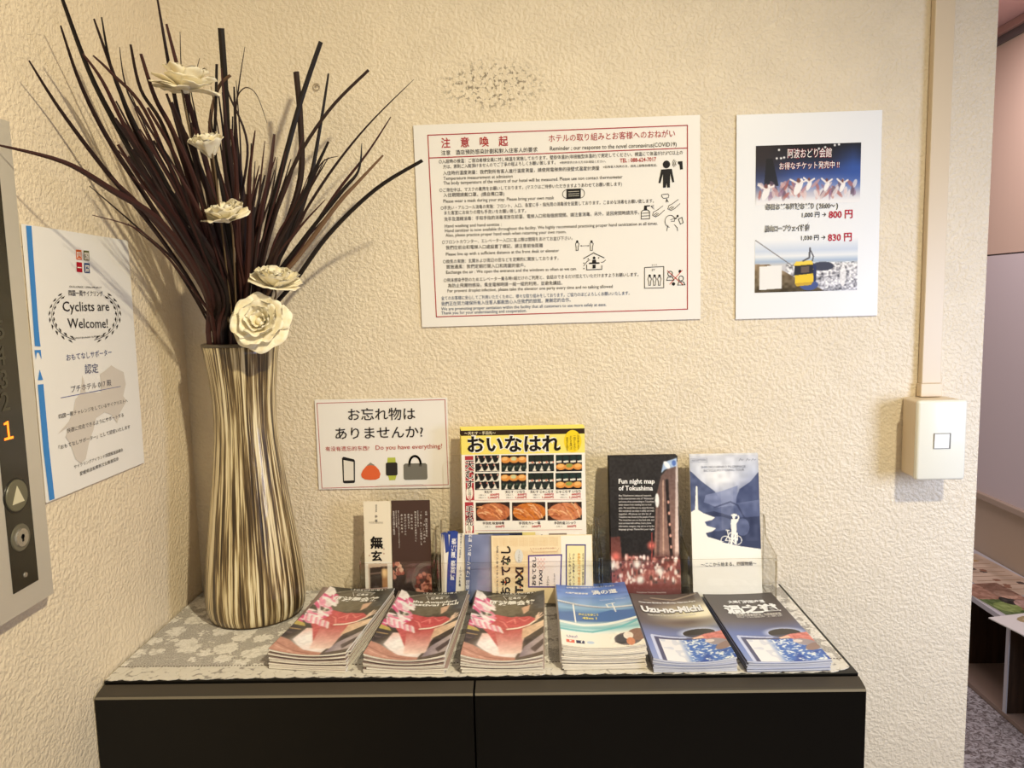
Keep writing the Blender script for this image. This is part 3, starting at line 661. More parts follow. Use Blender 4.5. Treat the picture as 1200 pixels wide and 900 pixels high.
L('CHALLENGE 1,000kmPROJECT', A(404, 584), A(592, 590), 3.0); L('四国一周サイクリング', A(400, 630), A(600, 634), 7.4, bold=.006)
L('Cyclists are', A(366, 724), A(638, 720), 16.5, bold=.004); L('Welcome!', A(395, 822), A(630, 820), 16.5, bold=.004); L('OMOTENASHI SUPPORTER', A(428, 887), A(610, 872), 2.8)
L('おもてなしサポーター', B(388, 112), B(652, 78), 8.8, (72, 82, 130)); L('認定', B(496, 186), B(574, 178), 12.5, (66, 72, 116)); L('プチホテル 017 殿', B(414, 298), B(650, 256), 8.8, (60, 58, 80))
s.flush()
s.line([B(354, 331), B(704, 264)], .0007, (80, 90, 150))
L('四国一周チャレンジをしているサイクリストへ', B(342, 452), B(746, 356), 5.8); L('快適に完走できるようにサポートする', B(390, 536), B(722, 440), 5.8); L('「おもてなしサポーター」として認定いたします', B(342, 634), B(760, 508), 5.6)
L('サイクリングアイランド四国推進協議会', B(432, 746), B(718, 642), 5.0); L('愛媛県自転車新文化推進協会', B(466, 786), B(692, 694), 5.2)
for sg in (-1, 1):                            # laurel wreath
    for i in range(9):
        t_ = i/8; ang = radians(133+t_*112) if sg < 0 else radians(47-t_*112)
        cx, cy = 495+195*cos(ang), 745-153*sin(ang)
        for dd in (-12, 12):
            tx, ty = -sin(ang)*sg*-1, -cos(ang)*sg*-1
            x, y = cx+dd*cos(ang)*1.0+tx*4, cy-dd*sin(ang)+ty*4; q = A(x, y)
            s.poly([A(x+16*tx+5*cos(ang), y+16*ty-5*sin(ang)), A(x+5*ty, y-5*tx), A(x-16*tx, y-16*ty), A(x-5*ty, y+5*tx)], (52, 46, 46), 'laurel_branch')
    s.line([A(495+195*cos(radians(a_)), 745-153*sin(radians(a_))) for a_ in ([133+i*8.6 for i in range(15)] if sg < 0 else [47-i*8.6 for i in range(15)])], .0006, (52, 46, 46), 'laurel_branch')
    s.flush()

# ------------------------------------------------------------------ clear leaflet racks
def acrylic(name, tint, a_spec, fac):
    m = bpy.data.materials.new(name); m.use_nodes = True; nt = m.node_tree; nt.nodes.clear()
    o = nt.nodes.new('ShaderNodeOutputMaterial'); tr = nt.nodes.new('ShaderNodeBsdfTransparent'); gl = nt.nodes.new('ShaderNodeBsdfGlossy'); mx = nt.nodes.new('ShaderNodeMixShader')
    fr = nt.nodes.new('ShaderNodeLayerWeight'); fr.inputs[0].default_value = .5; pw = nt.nodes.new('ShaderNodeMath'); pw.operation = 'POWER'; pw.inputs[1].default_value = 4.0; ma = nt.nodes.new('ShaderNodeMath'); ma.operation = 'MULTIPLY_ADD'; ma.inputs[1].default_value = a_spec; ma.inputs[2].default_value = fac
    tr.inputs[0].default_value = tuple(tint)+(1,); gl.inputs['Roughness'].default_value = .08
    nt.links.new(fr.outputs['Facing'], pw.inputs[0]); nt.links.new(pw.outputs[0], ma.inputs[0]); nt.links.new(ma.outputs[0], mx.inputs[0]); nt.links.new(tr.outputs[0], mx.inputs[1]); nt.links.new(gl.outputs[0], mx.inputs[2]); nt.links.new(mx.outputs[0], o.inputs[0]); return m
ACR = acrylic('clear_acrylic', (.988, .986, .978), .55, .035); ACE = acrylic('acrylic_edge', (.74, .69, .57), .7, .22)
AC = [ACR, ACE]
def arc(cx, cz, r, t0, t1, n=8): return [(cx+r*cos(radians(t0+(t1-t0)*i/n)), cz+r*sin(radians(t0+(t1-t0)*i/n))) for i in range(n+1)]
def rack(label, x0, x1, bx0, bx1, yb, yf, zside, zback, zlip, rr=.008, dividers=(), tilt=.0, backs=None):
    """pocket from x0 to x1, taller back sheet from bx0 to bx1; yb back, yf front"""
    t = thing('leaflet_rack', label, 'leaflet rack', ((x0+x1)/2, (yb+yf)/2, ZT+.0012)); z0 = ZT+.0014; th = .0022
    b = MB(); b.box(x0, x1, yf, yb, z0, z0+th, 0); b.build('base', AC, t)
    pts = [(x0, z0), (x1, z0), (x1, zside-.006)] + arc(x1-.006, zside-.006, .006, 0, 90, 4)[1:]
    for a, c_ in (backs or [(bx0, bx1)])[::-1]:
        pts += [(c_+.012, zside)] + [(c_+.012-.012*sin(radians(q)), zside+.022*(1-cos(radians(q)))+.0) for q in (30, 60, 90)] + arc(c_-rr, zback-rr, rr, 0, 90, 6) + arc(a+rr, zback-rr, rr, 90, 180, 6) + [(a-.012+.012*sin(radians(q)), zside+.022*(1-cos(radians(q)))) for q in (90, 60, 30)] + [(a-.012, zside)]
    pts += arc(x0+.006, zside-.006, .006, 90, 180, 4)
    pts = [p for i, p in enumerate(pts) if x0-1e-6 <= p[0] <= x1+1e-6]
    b = MB(); b.prism(pts, 'y', yb-th, yb, 0, 1); b.build('back_sheet', AC, t)
    b = MB(); b.prism([(x0, z0), (x1, z0)]+arc(x1-.004, zlip-.004, .004, 0, 90, 4)+arc(x0+.004, zlip-.004, .004, 90, 180, 4), 'y', yf, yf+th, 0, 1); b.build('front_lip', AC, t)
    prof = [(yb-th, z0), (yb-th, zside)]+[(yb-th-.010*sin(radians(q)), zside-.030*(1-cos(radians(q)))) for q in (30, 60, 90)] + [(yf+th, zlip+.004), (yf+th, z0)]
    for x in (x0, x1-th):
        b = MB(); b.prism(prof, 'x', x, x+th, 0, 1); b.build('side_panel', AC, t)
    for x in dividers:
        b = MB(); b.prism(prof, 'x', x-th/2, x+th/2, 0, 1); b.build('divider', AC, t)
    return t
rack('small clear acrylic rack holding brown and white cards behind the pink leaflets', -.2500, -.1365, -.2340, -.1470, -.019, -.056, 1.030, 1.1020, .9905, .012)
rack('wide clear acrylic rack in the middle, holding the yellow food menu', -.1300, .1085, -.1170, .0985, -.017, -.083, 1.046, 1.146, .9990)
rack('clear two-pocket acrylic rack at the right, holding night map and cycling leaflets', .1105, .3640, .1260, .3540, -.017, -.083, 1.046, 1.135, .9990, dividers=(.2372,), backs=[(.1260, .2290), (.2450, .3540)])

# ------------------------------------------------------------------ leaflets standing in the racks
def standing(name, label, cat, px, y_top, y_bot, W, H, z_bot, col, n_sheets=1, group=None, thick=.0016, xo=None, yaw=0.0):
    """a leaflet leaning back; px is the photo position of its top left corner"""
    q = U(px[0], px[1], 'y', y_top) if xo is None else Vector((xo, y_top, 0))
    O = Vector((q.x, y_top, 0)); O.z = z_bot+math.sqrt(max(1e-9, H*H-(y_top-y_bot)**2))
    ey = Vector((0, y_bot-y_top, z_bot-O.z)).normalized(); ex = Vector((cos(yaw), sin(yaw), 0)); nrm = ey.cross(ex).normalized()
    if nrm.y > 0: nrm = -nrm
    mw = Matrix((ex, -ey, nrm)).transposed().to_4x4(); mw.translation = O+ex*W/2+ey*H
    t = thing(name, label, cat, mw=mw, group=group)
    b = MB(); b.box(-W/2, W/2, 0, H, -thick, 0); b.build('pages', col, t, world=False)
    return Sheet(t, O, ex, ey, W, H)
def behind(sh, k, name, label, cat, group, col, dx=0.0, dz=0.0, thick=.0016):
    """further copies of the same leaflet directly behind it"""
    src = sh.root
    for i in range(1, k+1):
        o = src.copy(); COL.objects.link(o); o.name = name
        m = src.matrix_basis.copy(); m.translation = m.translation - m.to_3x3() @ Vector((dx*i, dz*i, (thick+.0005)*i))
        o.matrix_basis = m; o.matrix_world = m; o['label'] = label; o['group'] = group
        for ch in list(src.children):
            if ch.name.startswith('lettering') or ch.name.startswith('printed'): continue
            c_ = ch.copy(); COL.objects.link(c_); c_.parent = o

WH = mat('leaflet_white', (242, 238, 228), .45, .3); BRN = mat('card_brown', (74, 54, 48), .5, .3); IVC = mat('card_ivory', (240, 232, 212), .5, .3)
# small cards on the left
s = standing('card', 'dark brown card with vertical white writing and a nut photo', 'card', (458, 578), -.036, -.048, .0585, .148, ZT+.004, BRN)
A = zoomed(s, 400, 540, 7.5); E_ = s.mpp
cols = [(745, 432, 660, '名物　鳴門金時芋菓子処'), (727, 510, 716, '「芋」と無限の'), (697, 435, 735, '「加工、食べ」い無限味」を'), (672, 430, 575, '古き良きを知り新しき'), (650, 432, 705, '無花果その味を再現すべく'), (617, 455, 600, '旬素材の味'), (590, 455, 592, '果実を活かす'), (560, 455, 648, '無添加に近づけた'), (530, 455, 630, '逸品の和菓子'), (502, 430, 762, '無言、という名のお菓子。素材だけの味をどうぞお試し下さい'), (482, 430, 580, '日本のおみやげ大賞受賞'), (460, 432, 645, '徳島市内の店舗にて販売中')]
for x, y0, y1, body in cols:
    q0, q1 = A(x, y0), A(x, y1); st = (q1[1]-q0[1])/len(body); s.column(body, q0[0], q0[1]+st*.5, st, min(st*1.02, .0033), (226, 220, 214))
p = Pic(58, 44, (66, 50, 46), 2); p.vgrad([(0, (96, 74, 68)), (.2, (72, 56, 52)), (1, (46, 38, 38))]); p.ell(.9, .5, .42, .5, (110, 96, 90)); p.ell(.95, .55, .36, .44, (84, 56, 52)); p.poly([(.3, .1), (.6, .05), (.55, .5), (.35, .6)], (120, 90, 86), .6)
for i in range(46):
    a_ = p.r.rand()*6.3; r_ = p.r.rand()**.5; p.ell(.86+.26*r_*cos(a_), .62+.34*r_*sin(a_), .05, .06, [(196, 128, 112), (226, 160, 140), (150, 84, 72), (110, 56, 50)][i % 4], p.r.rand()*3)
for i in range(18):
    a_ = p.r.rand()*6.3; r_ = p.r.rand()**.5; p.ell(.08+.18*r_*cos(a_), .22+.24*r_*sin(a_), .06, .06, [(206, 140, 124), (232, 190, 170), (160, 92, 82)][i % 3], p.r.rand()*3)
q0 = A(420, 890); s.picture(0, q0[1], .0585, .148, p, 'nut_photo'); s.flush()
s = standing('card', 'ivory card with large brush-written characters, left half of the small rack', 'card', (425.5, 581), -.036, -.049, .0410, .1475, ZT+.004, IVC)
E_ = s.mpp
A = zoomed(s, 400, 540, 7.5)
for y, ch, em in ((384, '徳', 2.2), (400, '島', 2.2), (418, '銘', 2.2), (436, '菓', 2.2), (478, '夢', 3.6), (515, '菓', 3.6)): q = A(307, y); s.column(ch, q[0], q[1], .002, em*.00125, (60, 54, 50))
s.text('TOKUSHIMA', A(243, 550), A(368, 550), .0022, (120, 112, 100)); s.line([A(243, 535), A(368, 535)], .0002, (140, 130, 118)); 
q = A(310, 670); s.column('無', q[0], q[1], .01, .0195, (28, 24, 24), .03, 'brush_writing'); q = A(310, 795); s.column('玄', q[0], q[1], .01, .0170, (28, 24, 24), .03, 'brush_writing')
for x, y in ((375, 775), (375, 815), (248, 832)): s.rect(*A(x-5, y-6), *A(x+5, y+6), (196, 160, 140))
p = Pic(36, 50, (240, 236, 226), 2); p.poly([(.12, .05), (.84, .05), (.84, 1), (.12, 1)], (206, 188, 168)); p.poly([(.18, .16), (.82, .12), (.82, 1), (.18, 1)], (58, 46, 42)); p.poly([(.62, .2), (.82, .2), (.82, .7), (.62, .7)], (176, 130, 90)); p.ell(.72, .3, .1, .12, (246, 214, 160), soft=1); p.poly([(.2, .3), (.6, .27), (.6, .32), (.2, .35)], (120, 100, 92)); p.ell(.4, .75, .12, .1, (90, 82, 80)); p.poly([(.18, .85), (.82, .82), (.82, 1), (.18, 1)], (34, 28, 28))
q0 = A(420, 893); s.picture(.0, q0[1]-.001, .041, .1475, p, 'interior_photo'); s.flush()

# food menu
YM = mat('menu_yellow', (244, 226, 116), .45, .3)
s = standing('menu', 'yellow food menu with rows of rice-ball and chicken-wing photos', 'menu', (540, 499), -.034, -.055, .1845, .257, ZT+.004, YM)
A = zoomed(s, 530, 490, 6.923); E_ = s.mpp
sc = s.W/1018.0                               # one zoomed pixel in metres across the sheet
def Q(x, y): return ((x-62-(y-60)*.035)*sc*1.0, (y-55+(x-60)*.012)*sc*1.0)
s.rect(0, 0, s.W, s.H, (246, 242, 232), 'print_ground', .0002)
s.poly([(0, 0), (0, Q(62, 275)[1]), (s.W, Q(62, 275)[1]), (s.W, 0)], (246, 230, 118), 'print_ground', .0003)
s.rect(0, Q(60, 75)[1], s.W, Q(60, 118)[1], (52, 36, 26), 'black_band', .0004)
def L(body, p_, q_, em, col=K, bold=0.0, lift=.0009): s.text(body, p_, q_, em*sc, col, bold, lift=lift)
L('～天むす・手羽先～', Q(92, 108), Q(350, 106), 30, (246, 236, 200), .01)
L('おいなはれ', Q(118, 245), Q(888, 240), 150, (250, 248, 240), .075, .0006); L('おいなはれ', Q(118, 245), Q(888, 240), 148, (30, 24, 22), .03, .0009)
s.disc(Q(985, 168), 72*sc, 92*sc, (246, 214, 44), 'yellow_burst', .0006)
for i, body in enumerate(('ご注文承ります', '一個から手作り', '天むす専門店', '徳島の名物を')): q = Q(1028-i*30, 96+i*10); s.column(body, q[0], q[1]+8*sc, 19*sc, 22*sc, (70, 50, 24))
s.rect(*Q(98, 285), *Q(180, 652), (176, 58, 66), 'red_column', .0004); s.rect(*Q(102, 668), *Q(184, 1010), (176, 58, 66), 'red_column', .0004)
for i, ch in enumerate('天むす'): q = Q(139, 320+i*82); s.column(ch, q[0], q[1], .01, 84*sc, (252, 246, 240), .06, lift=.0006); s.column(ch, q[0], q[1], .01, 82*sc, (44, 26, 26), .01, lift=.0009)
for i, ch in enumerate('手羽先'): q = Q(142, 702+i*52); s.column(ch, q[0], q[1], .01, 64*sc, (252, 246, 240), .06, lift=.0006); s.column(ch, q[0], q[1], .01, 62*sc, (44, 26, 26), .01, lift=.0009)
for y in (590, 880): s.disc(Q(140, y), 28*sc, 60*sc, (248, 240, 226), 'price_bubble', .0006); q = Q(140, y-28); s.column('お得', q[0], q[1], 26*sc, 30*sc, (90, 110, 70)); q = Q(140, y+22); s.column('価格', q[0], q[1], 24*sc, 30*sc, (190, 60, 60))
def food(kind, seed):
    p = Pic(34, 22, (26, 24, 26), 2); p.r = np.random.RandomState(seed); W_ = (236, 230, 216); OR = (226, 150, 74); GR = (34, 44, 38)
    if kind == 'a':
        for r_ in range(2):
            for i in range(4): x = .08+.28*i+.12*r_; y = .26+.48*r_; p.poly([(x-.16, y+.24), (x+.03, y-.26), (x+.15, y+.22)], W_); p.ell(x-.05, y+.04, .075, .17, (22, 22, 24), .4); p.ell(x+.02, y-.14, .03, .05, (206, 130, 110))
    elif kind == 'b':
        for i in range(3): x = .16+.34*i; p.ell(x, .28, .19, .2, OR, -.4); p.ell(x-.02, .22, .12, .10, (240, 190, 120), -.4)
        p.ell(.5, .22, .11, .12, (206, 210, 160))
        for i in range(4): x = .1+.27*i; p.ell(x, .76, .13, .22, GR, .3); p.poly([(x+.02, .98), (x+.14, .62), (x+.2, .98)], W_); p.ell(x-.02, .68, .05, .06, (70, 84, 72))
    elif kind == 'c':
        for i in range(4): x = .1+.28*i; p.ell(x, .22, .13, .2, GR); p.poly([(x-.1, .42), (x+.1, .38), (x+.14, .5), (x-.08, .54)], W_); p.ell(x+.05, .44, .04, .05, (220, 120, 90))
        for i in range(4): x = .12+.28*i; p.ell(x, .74, .12, .2, (40, 48, 46), .4); p.poly([(x+.02, .98), (x+.13, .62), (x+.19, .98)], W_)
    else:
        for i in range(4): x = .12+.27*i; p.ell(x, .2, .12, .18, (32, 52, 50)); p.poly([(x-.1, .36), (x+.1, .34), (x+.1, .46), (x-.1, .48)], W_)
        for i in range(3): x = .18+.33*i; p.ell(x, .72, .19, .19, OR, -.5); p.ell(x, .66, .13, .11, (150, 160, 80) if i == 1 else (242, 186, 110), -.5)
    return p
kinds = 'abcd'
for r_, (y0, y1) in enumerate(((281, 415), (430, 565))):
    for i, (x0, x1) in enumerate(((182, 386), (398, 610), (622, 836), (848, 1066))):
        s.picture(*Q(x0, y0-.0), *Q(x1, y1), food(kinds[i], 3+i+5*r_), 'rice_ball_photo', .0006)
for i, (body, xa, xb) in enumerate((('天むす', 262, 330), ('天むす・いなり', 436, 596), ('天むす じゃこむす', 642, 834), ('じゃこむす いなり', 858, 1058))):
    L(body, Q(xa, 594), Q(xb, 592), 26, (60, 40, 36), .01); x1 = (386, 612, 834, 1058)[i]
    L('600円', Q(x1-74, 614), Q(x1, 613), 22, (196, 60, 66), .02); L('1,000円', Q(x1-92, 638), Q(x1, 637), 22, (196, 60, 66), .02); L('小箱6ヶ入', Q(x1-170, 614), Q(x1-110, 613), 13, (120, 104, 98)); L('大箱10ヶ入', Q(x1-170, 636), Q(x1-110, 635), 13, (120, 104, 98))
s.line([Q(182, 652), Q(1070, 648)], .0004, (196, 90, 90)); s.line([Q(190, 905), Q(1074, 900)], .0004, (196, 90, 90))
for i, (x0, x1) in enumerate(((192, 478), (492, 772), (784, 1072))):
    p = Pic(46, 26, (52, 34, 28), 2); p.r = np.random.RandomState(20+i); p.ell(.52, .54, .50, .5, [(188, 112, 72), (206, 120, 50), (206, 130, 90)][i])
    for j in range(26):
        cx, cy = .12+.8*p.r.rand(), .2+.65*p.r.rand(); a_ = -.9+.5*p.r.rand()-(cx-.5); c_ = [(232, 166, 110), (160, 84, 50), (214, 130, 76), (240, 196, 150), (178, 96, 60)][j % 5]
        p.stroke([(cx-.11*cos(a_), cy+.2*sin(a_)), (cx, cy-.05), (cx+.11*cos(a_), cy-.2*sin(a_))], .020, c_, .85, .6)
    p.grain(16, 12, 14); s.picture(*Q(x0, 672), *Q(x1, 820), p, 'chicken_wing_photo', .0006)
    body = ('手羽先 秋吉味噌', '手羽先カレー塩', '手羽先塩コショウ')[i]; L(body, Q(x0+60, 854), Q(x0+238, 852), 26, (60, 40, 36), .01); L('500円', Q(x0+168, 880), Q(x0+240, 878), 22, (196, 60, 66), .02); L('5本入', Q(x0+80, 878), Q(x0+130, 877), 13, (120, 104, 98))
s.rect(*Q(196, 925), *Q(700, 1240), (238, 222, 150), 'lower_print', .0004); s.rect(*Q(720, 925), *Q(1060, 1240), (250, 248, 244), 'lower_print', .0004); s.rect(*Q(735, 940), *Q(750, 985), (50, 44, 44), 'lower_print', .0006); s.rect(*Q(800, 930), *Q(950, 985), (150, 136, 130), 'lower_print', .0006)
s.flush()
behind(s, 2, 'menu', 'spare yellow menu hardly showing behind the front menu', 'menu', 'spare yellow menus in the middle rack', YM, .0010, -.0009)

# ferry leaflets lying sideways in the middle rack
NAVY = (40, 62, 142)
s = standing('leaflet', 'dark navy leaflet peeking out between the ferry leaflet and taxi leaflet', 'leaflet', (560, 618.5), -.055, -.066, .066, .101, ZT+.004, mat('leaflet_navy', (38, 44, 70), .4, .4))
s.rect(.004, .006, .062, .012, (70, 80, 120), 'printed_strip'); s.text('南海フェリー', (.008, .0042), (.05, .0042), .003, (150, 160, 190)); s.flush()
s = standing('timetable', 'white and blue ferry timetable leaflet with vertical fare lettering', 'leaflet', (519.5, 623), -.057, -.069, .052, .1005, ZT+.004, WH)
A = zoomed(s, 480, 560, 5.0); E_ = s.mpp
s.poly([A(200, 330), A(228, 322), A(232, 430), A(212, 440)], (58, 76, 150), 'blue_panel'); s.poly([A(238, 318), A(284, 314), A(268, 712), A(216, 716), A(222, 520)], (52, 74, 156), 'blue_panel')
s.text('時刻表 運賃表', A(262, 598), A(272, 352), .0072, (236, 238, 246), .03)
s.text('平成8年より毎日運航', A(300, 470), A(308, 322), .0030, (50, 48, 56)); s.text('南海フェリー', A(300, 636), A(304, 520), .0036, (50, 48, 56), .01); s.rect(*A(270, 670), *A(296, 700), (226, 150, 110)); s.flush()
behind(s, 2, 'timetable', 'spare ferry timetable leaflet tucked behind the front one', 'leaflet', 'spare ferry timetables in the middle rack', WH, .0022, -.0004)
s = standing('leaflet', 'grey-blue ferry leaflet turned sideways left of the taxi leaflet', 'leaflet', (544.5, 621.5), -.0600, -.0725, .0660, .1010, ZT+.004, mat('leaflet_slate', (112, 126, 168), .35, .45))
A = zoomed(s, 480, 560, 5.0)
p = Pic(40, 60, (112, 126, 168), 2); p.vgrad([(0, (104, 118, 160)), (.4, (128, 138, 176)), (.8, (146, 146, 172)), (1, (120, 126, 160))], axis='u'); p.grain(4, 9, 12); p.poly([(.62, 0), (1, 0), (1, .16), (.62, .2)], (86, 98, 140)); p.ell(.5, .7, .18, .3, (176, 160, 176), alpha=.35, soft=1.2); p.stroke([(.12, 0), (.10, 1)], .012, (90, 104, 150))
s.picture(0, 0, s.W, s.H, p, 'cover_print'); s.text('新造船「フェリーあい」就航', A(345, 680), A(366, 322), .0058, (236, 238, 246), .02, lift=.0008); s.flush()

# taxi leaflet, turned sideways
s = standing('leaflet', 'cream taxi leaflet turned sideways with bold black lettering, front of middle rack', 'leaflet', (575.5, 629), -.0630, -.0765, .1490, .1000, ZT+.004, mat('leaflet_cream', (246, 228, 190), .45, .3), yaw=-.012)
A = zoomed(s, 480, 560, 5.0); E_ = s.mpp
rg = random.Random(3)
for i in range(60):                            # woven grid pattern
    a_ = .004+.0074*(i % 13)*1.0; b_ = .003+.0066*(i//13)*3
    if a_ > .098: continue
    hor = (i+i//13) % 2
    for j in range(5):
        if hor: s.line([(a_, b_+.0014*j), (a_+.0072, b_+.0014*j)], .00022, (226, 190, 132), 'woven_pattern', .0003)
        else: s.line([(a_+.0014*j, b_), (a_+.0014*j, b_+.0066)], .00022, (226, 190, 132), 'woven_pattern', .0003)
for i in range(60):
    a_ = .004+.0074*(i % 13); b_ = .0096+.0198*(i//13)
    if b_ > .092 or a_ > .098: continue
    for j in range(5): s.line([(a_, b_+.0014*j), (a_+.0072, b_+.0014*j)] if i % 2 else [(a_+.0014*j, b_), (a_+.0014*j, b_+.0066)], .00022, (226, 190, 132), 'woven_pattern', .0003)
s.poly([(s.W*.69, .001), (s.W*.69, .099), (s.W-.001, .099), (s.W-.001, .001)], (250, 244, 228), 'plain_panel', .0004)
s.text('おもてなし', A(585, 690), A(588, 398), .0160, (36, 32, 36), .035); s.text('TAXI', A(662, 680), A(665, 524), .0155, (36, 32, 36), .045)
for x, y, c_ in ((648, 640, (206, 90, 60)), (640, 590, (60, 130, 80)), (560, 610, (206, 90, 60)), (575, 500, (60, 130, 80)), (655, 560, (226, 170, 60))): s.rect(*A(x-4, y-5), *A(x+4, y+5), c_, 'coloured_dot', .0010)
s.text('徳島のおもてなしを車でご案内', A(518, 700), A(520, 400), .0034, (90, 84, 92))
s.disc(A(640, 458), .0062, .0102, (222, 222, 216), 'speech_bubble', .0006); s.text('タクシー', A(645, 490), A(647, 428), .0032, (90, 90, 100))
s.poly([A(694, 452), A(894, 446), A(886, 642), A(694, 642)], (86, 66, 140), 'purple_panel', .0005); s.poly([A(702, 460), A(886, 454), A(879, 634), A(702, 634)], (248, 236, 232), 'purple_panel', .0007)
for i in range(5):
    for j in range(3): s.rect(*A(748+i*9, 470+j*24+12*(i % 2)), *A(757+i*9, 482+j*24+12*(i % 2)), (240, 206, 200), 'checker_print', .0008)
s.text('おもてなし', A(738, 630), A(740, 462), .0066, (44, 38, 60), .03, lift=.001); s.text('TAXI', A(776, 630), A(777, 540), .0062, (44, 38, 60), .03, lift=.001); s.text('タクシー', A(816, 632), A(817, 575), .0044, (44, 38, 60), .01, lift=.001); s.text('セントラル 2019', A(852, 630), A(853, 560), .0030, (60, 54, 80), lift=.001)
s.line([A(706, 410), A(722, 436), A(862, 432), A(876, 408)], .0003, (190, 120, 90)); s.text('とくしまスダチの旅へ', A(722, 418), A(862, 414), .0026, (190, 120, 90))
s.poly([A(914, 388), A(1033, 388), A(1030, 626), A(914, 632)], (80, 72, 130), 'yellow_panel', .0005); s.poly([A(922, 396), A(1026, 396), A(1023, 626), A(922, 632)], (250, 236, 180), 'yellow_panel', .0007)
for x, body, em, c_ in ((945, 'おもてなしタクシー', .0040, (60, 54, 80)), (966, 'センター専用ダイヤル', .0034, (60, 54, 80)), (1000, '088-622-0789', .0056, (226, 160, 60)), (1020, '受付時間 9:00～18:00', .0026, (90, 84, 92))): s.text(body, A(x, 628), A(x, 440), em, c_, .01, lift=.001)
s.flush()

# night map and cycling leaflets
s = standing('night_map', 'dark night-map leaflet with red-lit street photo and white text', 'leaflet', (713.5, 533), -.040, -.071, .1015, .2115, ZT+.004, mat('leaflet_black', (40, 38, 38), .35, .4))
A = zoomed(s, 690, 520, 4.736); E_ = s.mpp
X = lambda x, y: ((x-118-(y-60)*.045)/392, (y-56)/792)
p = Pic(100, 210, (44, 42, 42), 2); p.vgrad([(0, (48, 45, 45)), (.5, (40, 37, 37)), (1, (40, 36, 38))])
p.gpoly([X(418, 165), X(506, 72), X(528, 620), X(524, 700), X(386, 620), X(392, 280)], (104, 84, 80), (170, 130, 116)); p.gpoly([X(500, 76), X(512, 90), X(528, 620), X(505, 640)], (200, 190, 186), (240, 210, 196)); p.stroke([X(452, 190), X(462, 360), X(486, 620)], .022, (40, 32, 32), asp=2.1); p.stroke([X(430, 190), X(440, 620)], .008, (206, 170, 150), asp=2.1); p.stroke([X(410, 250), X(408, 600)], .02, (110, 86, 80), asp=2.1)
p.ell(*X(398, 300), .03, .05, (240, 240, 236)); p.poly([X(418, 150), X(430, 90), X(506, 66), X(506, 112), X(440, 130)], (176, 200, 232)); p.ell(*X(450, 105), .05, .02, (250, 252, 255), .4); p.ell(*X(490, 95), .03, .02, (90, 120, 190))
for i in range(6): p.ell(*X(462+i*5, 310+i*62), .014, .012, (240, 180, 160))
p.put(((p.v > .70)).astype(float), (74, 40, 40)); p.vgrad([(.66, (60, 36, 36)), (.74, (120, 64, 60)), (.84, (170, 96, 92)), (.9, (126, 62, 60)), (1, (120, 70, 70))], np.clip((p.v-.66)*14, 0, 1))
p.gpoly([X(135, 500), X(190, 495), X(205, 640), X(135, 640)], (96, 56, 52), (150, 86, 78)); 
for i in range(190):
    x = p.r.rand(); y = .70+.18*p.r.rand()**1.2; c_ = [(255, 240, 234), (244, 206, 196), (206, 134, 124), (160, 88, 82), (84, 60, 58)][i % 5]
    p.ell(x, y, .008+.018*p.r.rand(), .006+.018*p.r.rand(), c_, soft=.7)
for x, y in ((168, 605), (370, 548), (290, 650), (150, 655), (310, 735), (420, 690)): p.ell(*X(x, y), .05, .026, (230, 120, 108) if y < 620 else (255, 246, 240), soft=1.2)
p.blur(2); p.stroke([X(372, 480), X(374, 640)], .008, (150, 70, 64), asp=2.1); p.grain(40, 80, 9); p.vgrad([(.93, (110, 62, 60)), (1, (96, 58, 60))], np.clip((p.v-.91)*20, 0, .8))
s.picture(0, 0, s.W, s.H, p, 'cover_print', m=PRINT)
def L(body, p_, q_, em, col=(244, 242, 240), bold=0.0): s.text(body, p_, q_, em*E_, col, bold, lift=.0009)
L('Fun night map', A(165, 220), A(365, 220), 7.6, bold=.025); L('of Tokushima', A(165, 258), A(355, 258), 7.6, bold=.025)
lines = ['Many Tokushima bars, izakaya and restaurants', 'in the entertainment area of “Akitamachi”', 'and some of its surroundings in Tokushima', 'await visitors: from standing bars to local', 'pubs. We would like you to enjoy the town,', 'that everybody can enjoy it safely and walk', 'together. All places on this list of', 'Tokushima was chosen by the people of town', 'The nicest bars are on the back side, and', 'most are listed with address, hours, phone', 'information, category, map and so on by the', 'language group. Please find your night']
for i, body in enumerate(lines): L(body, A(166, 292+i*17), A(166+(196 if i % 3 else 180), 291+i*17), 3.0, (214, 208, 204), .012)
L('Tokushima Tourism Association', A(265, 828), A(428, 828), 2.6, (230, 210, 206)); s.flush()
behind(s, 4, 'night_map', 'spare night-map leaflet, only its edge showing behind the front one', 'leaflet', 'spare night maps in the right rack', WH, .0003, -.0006)

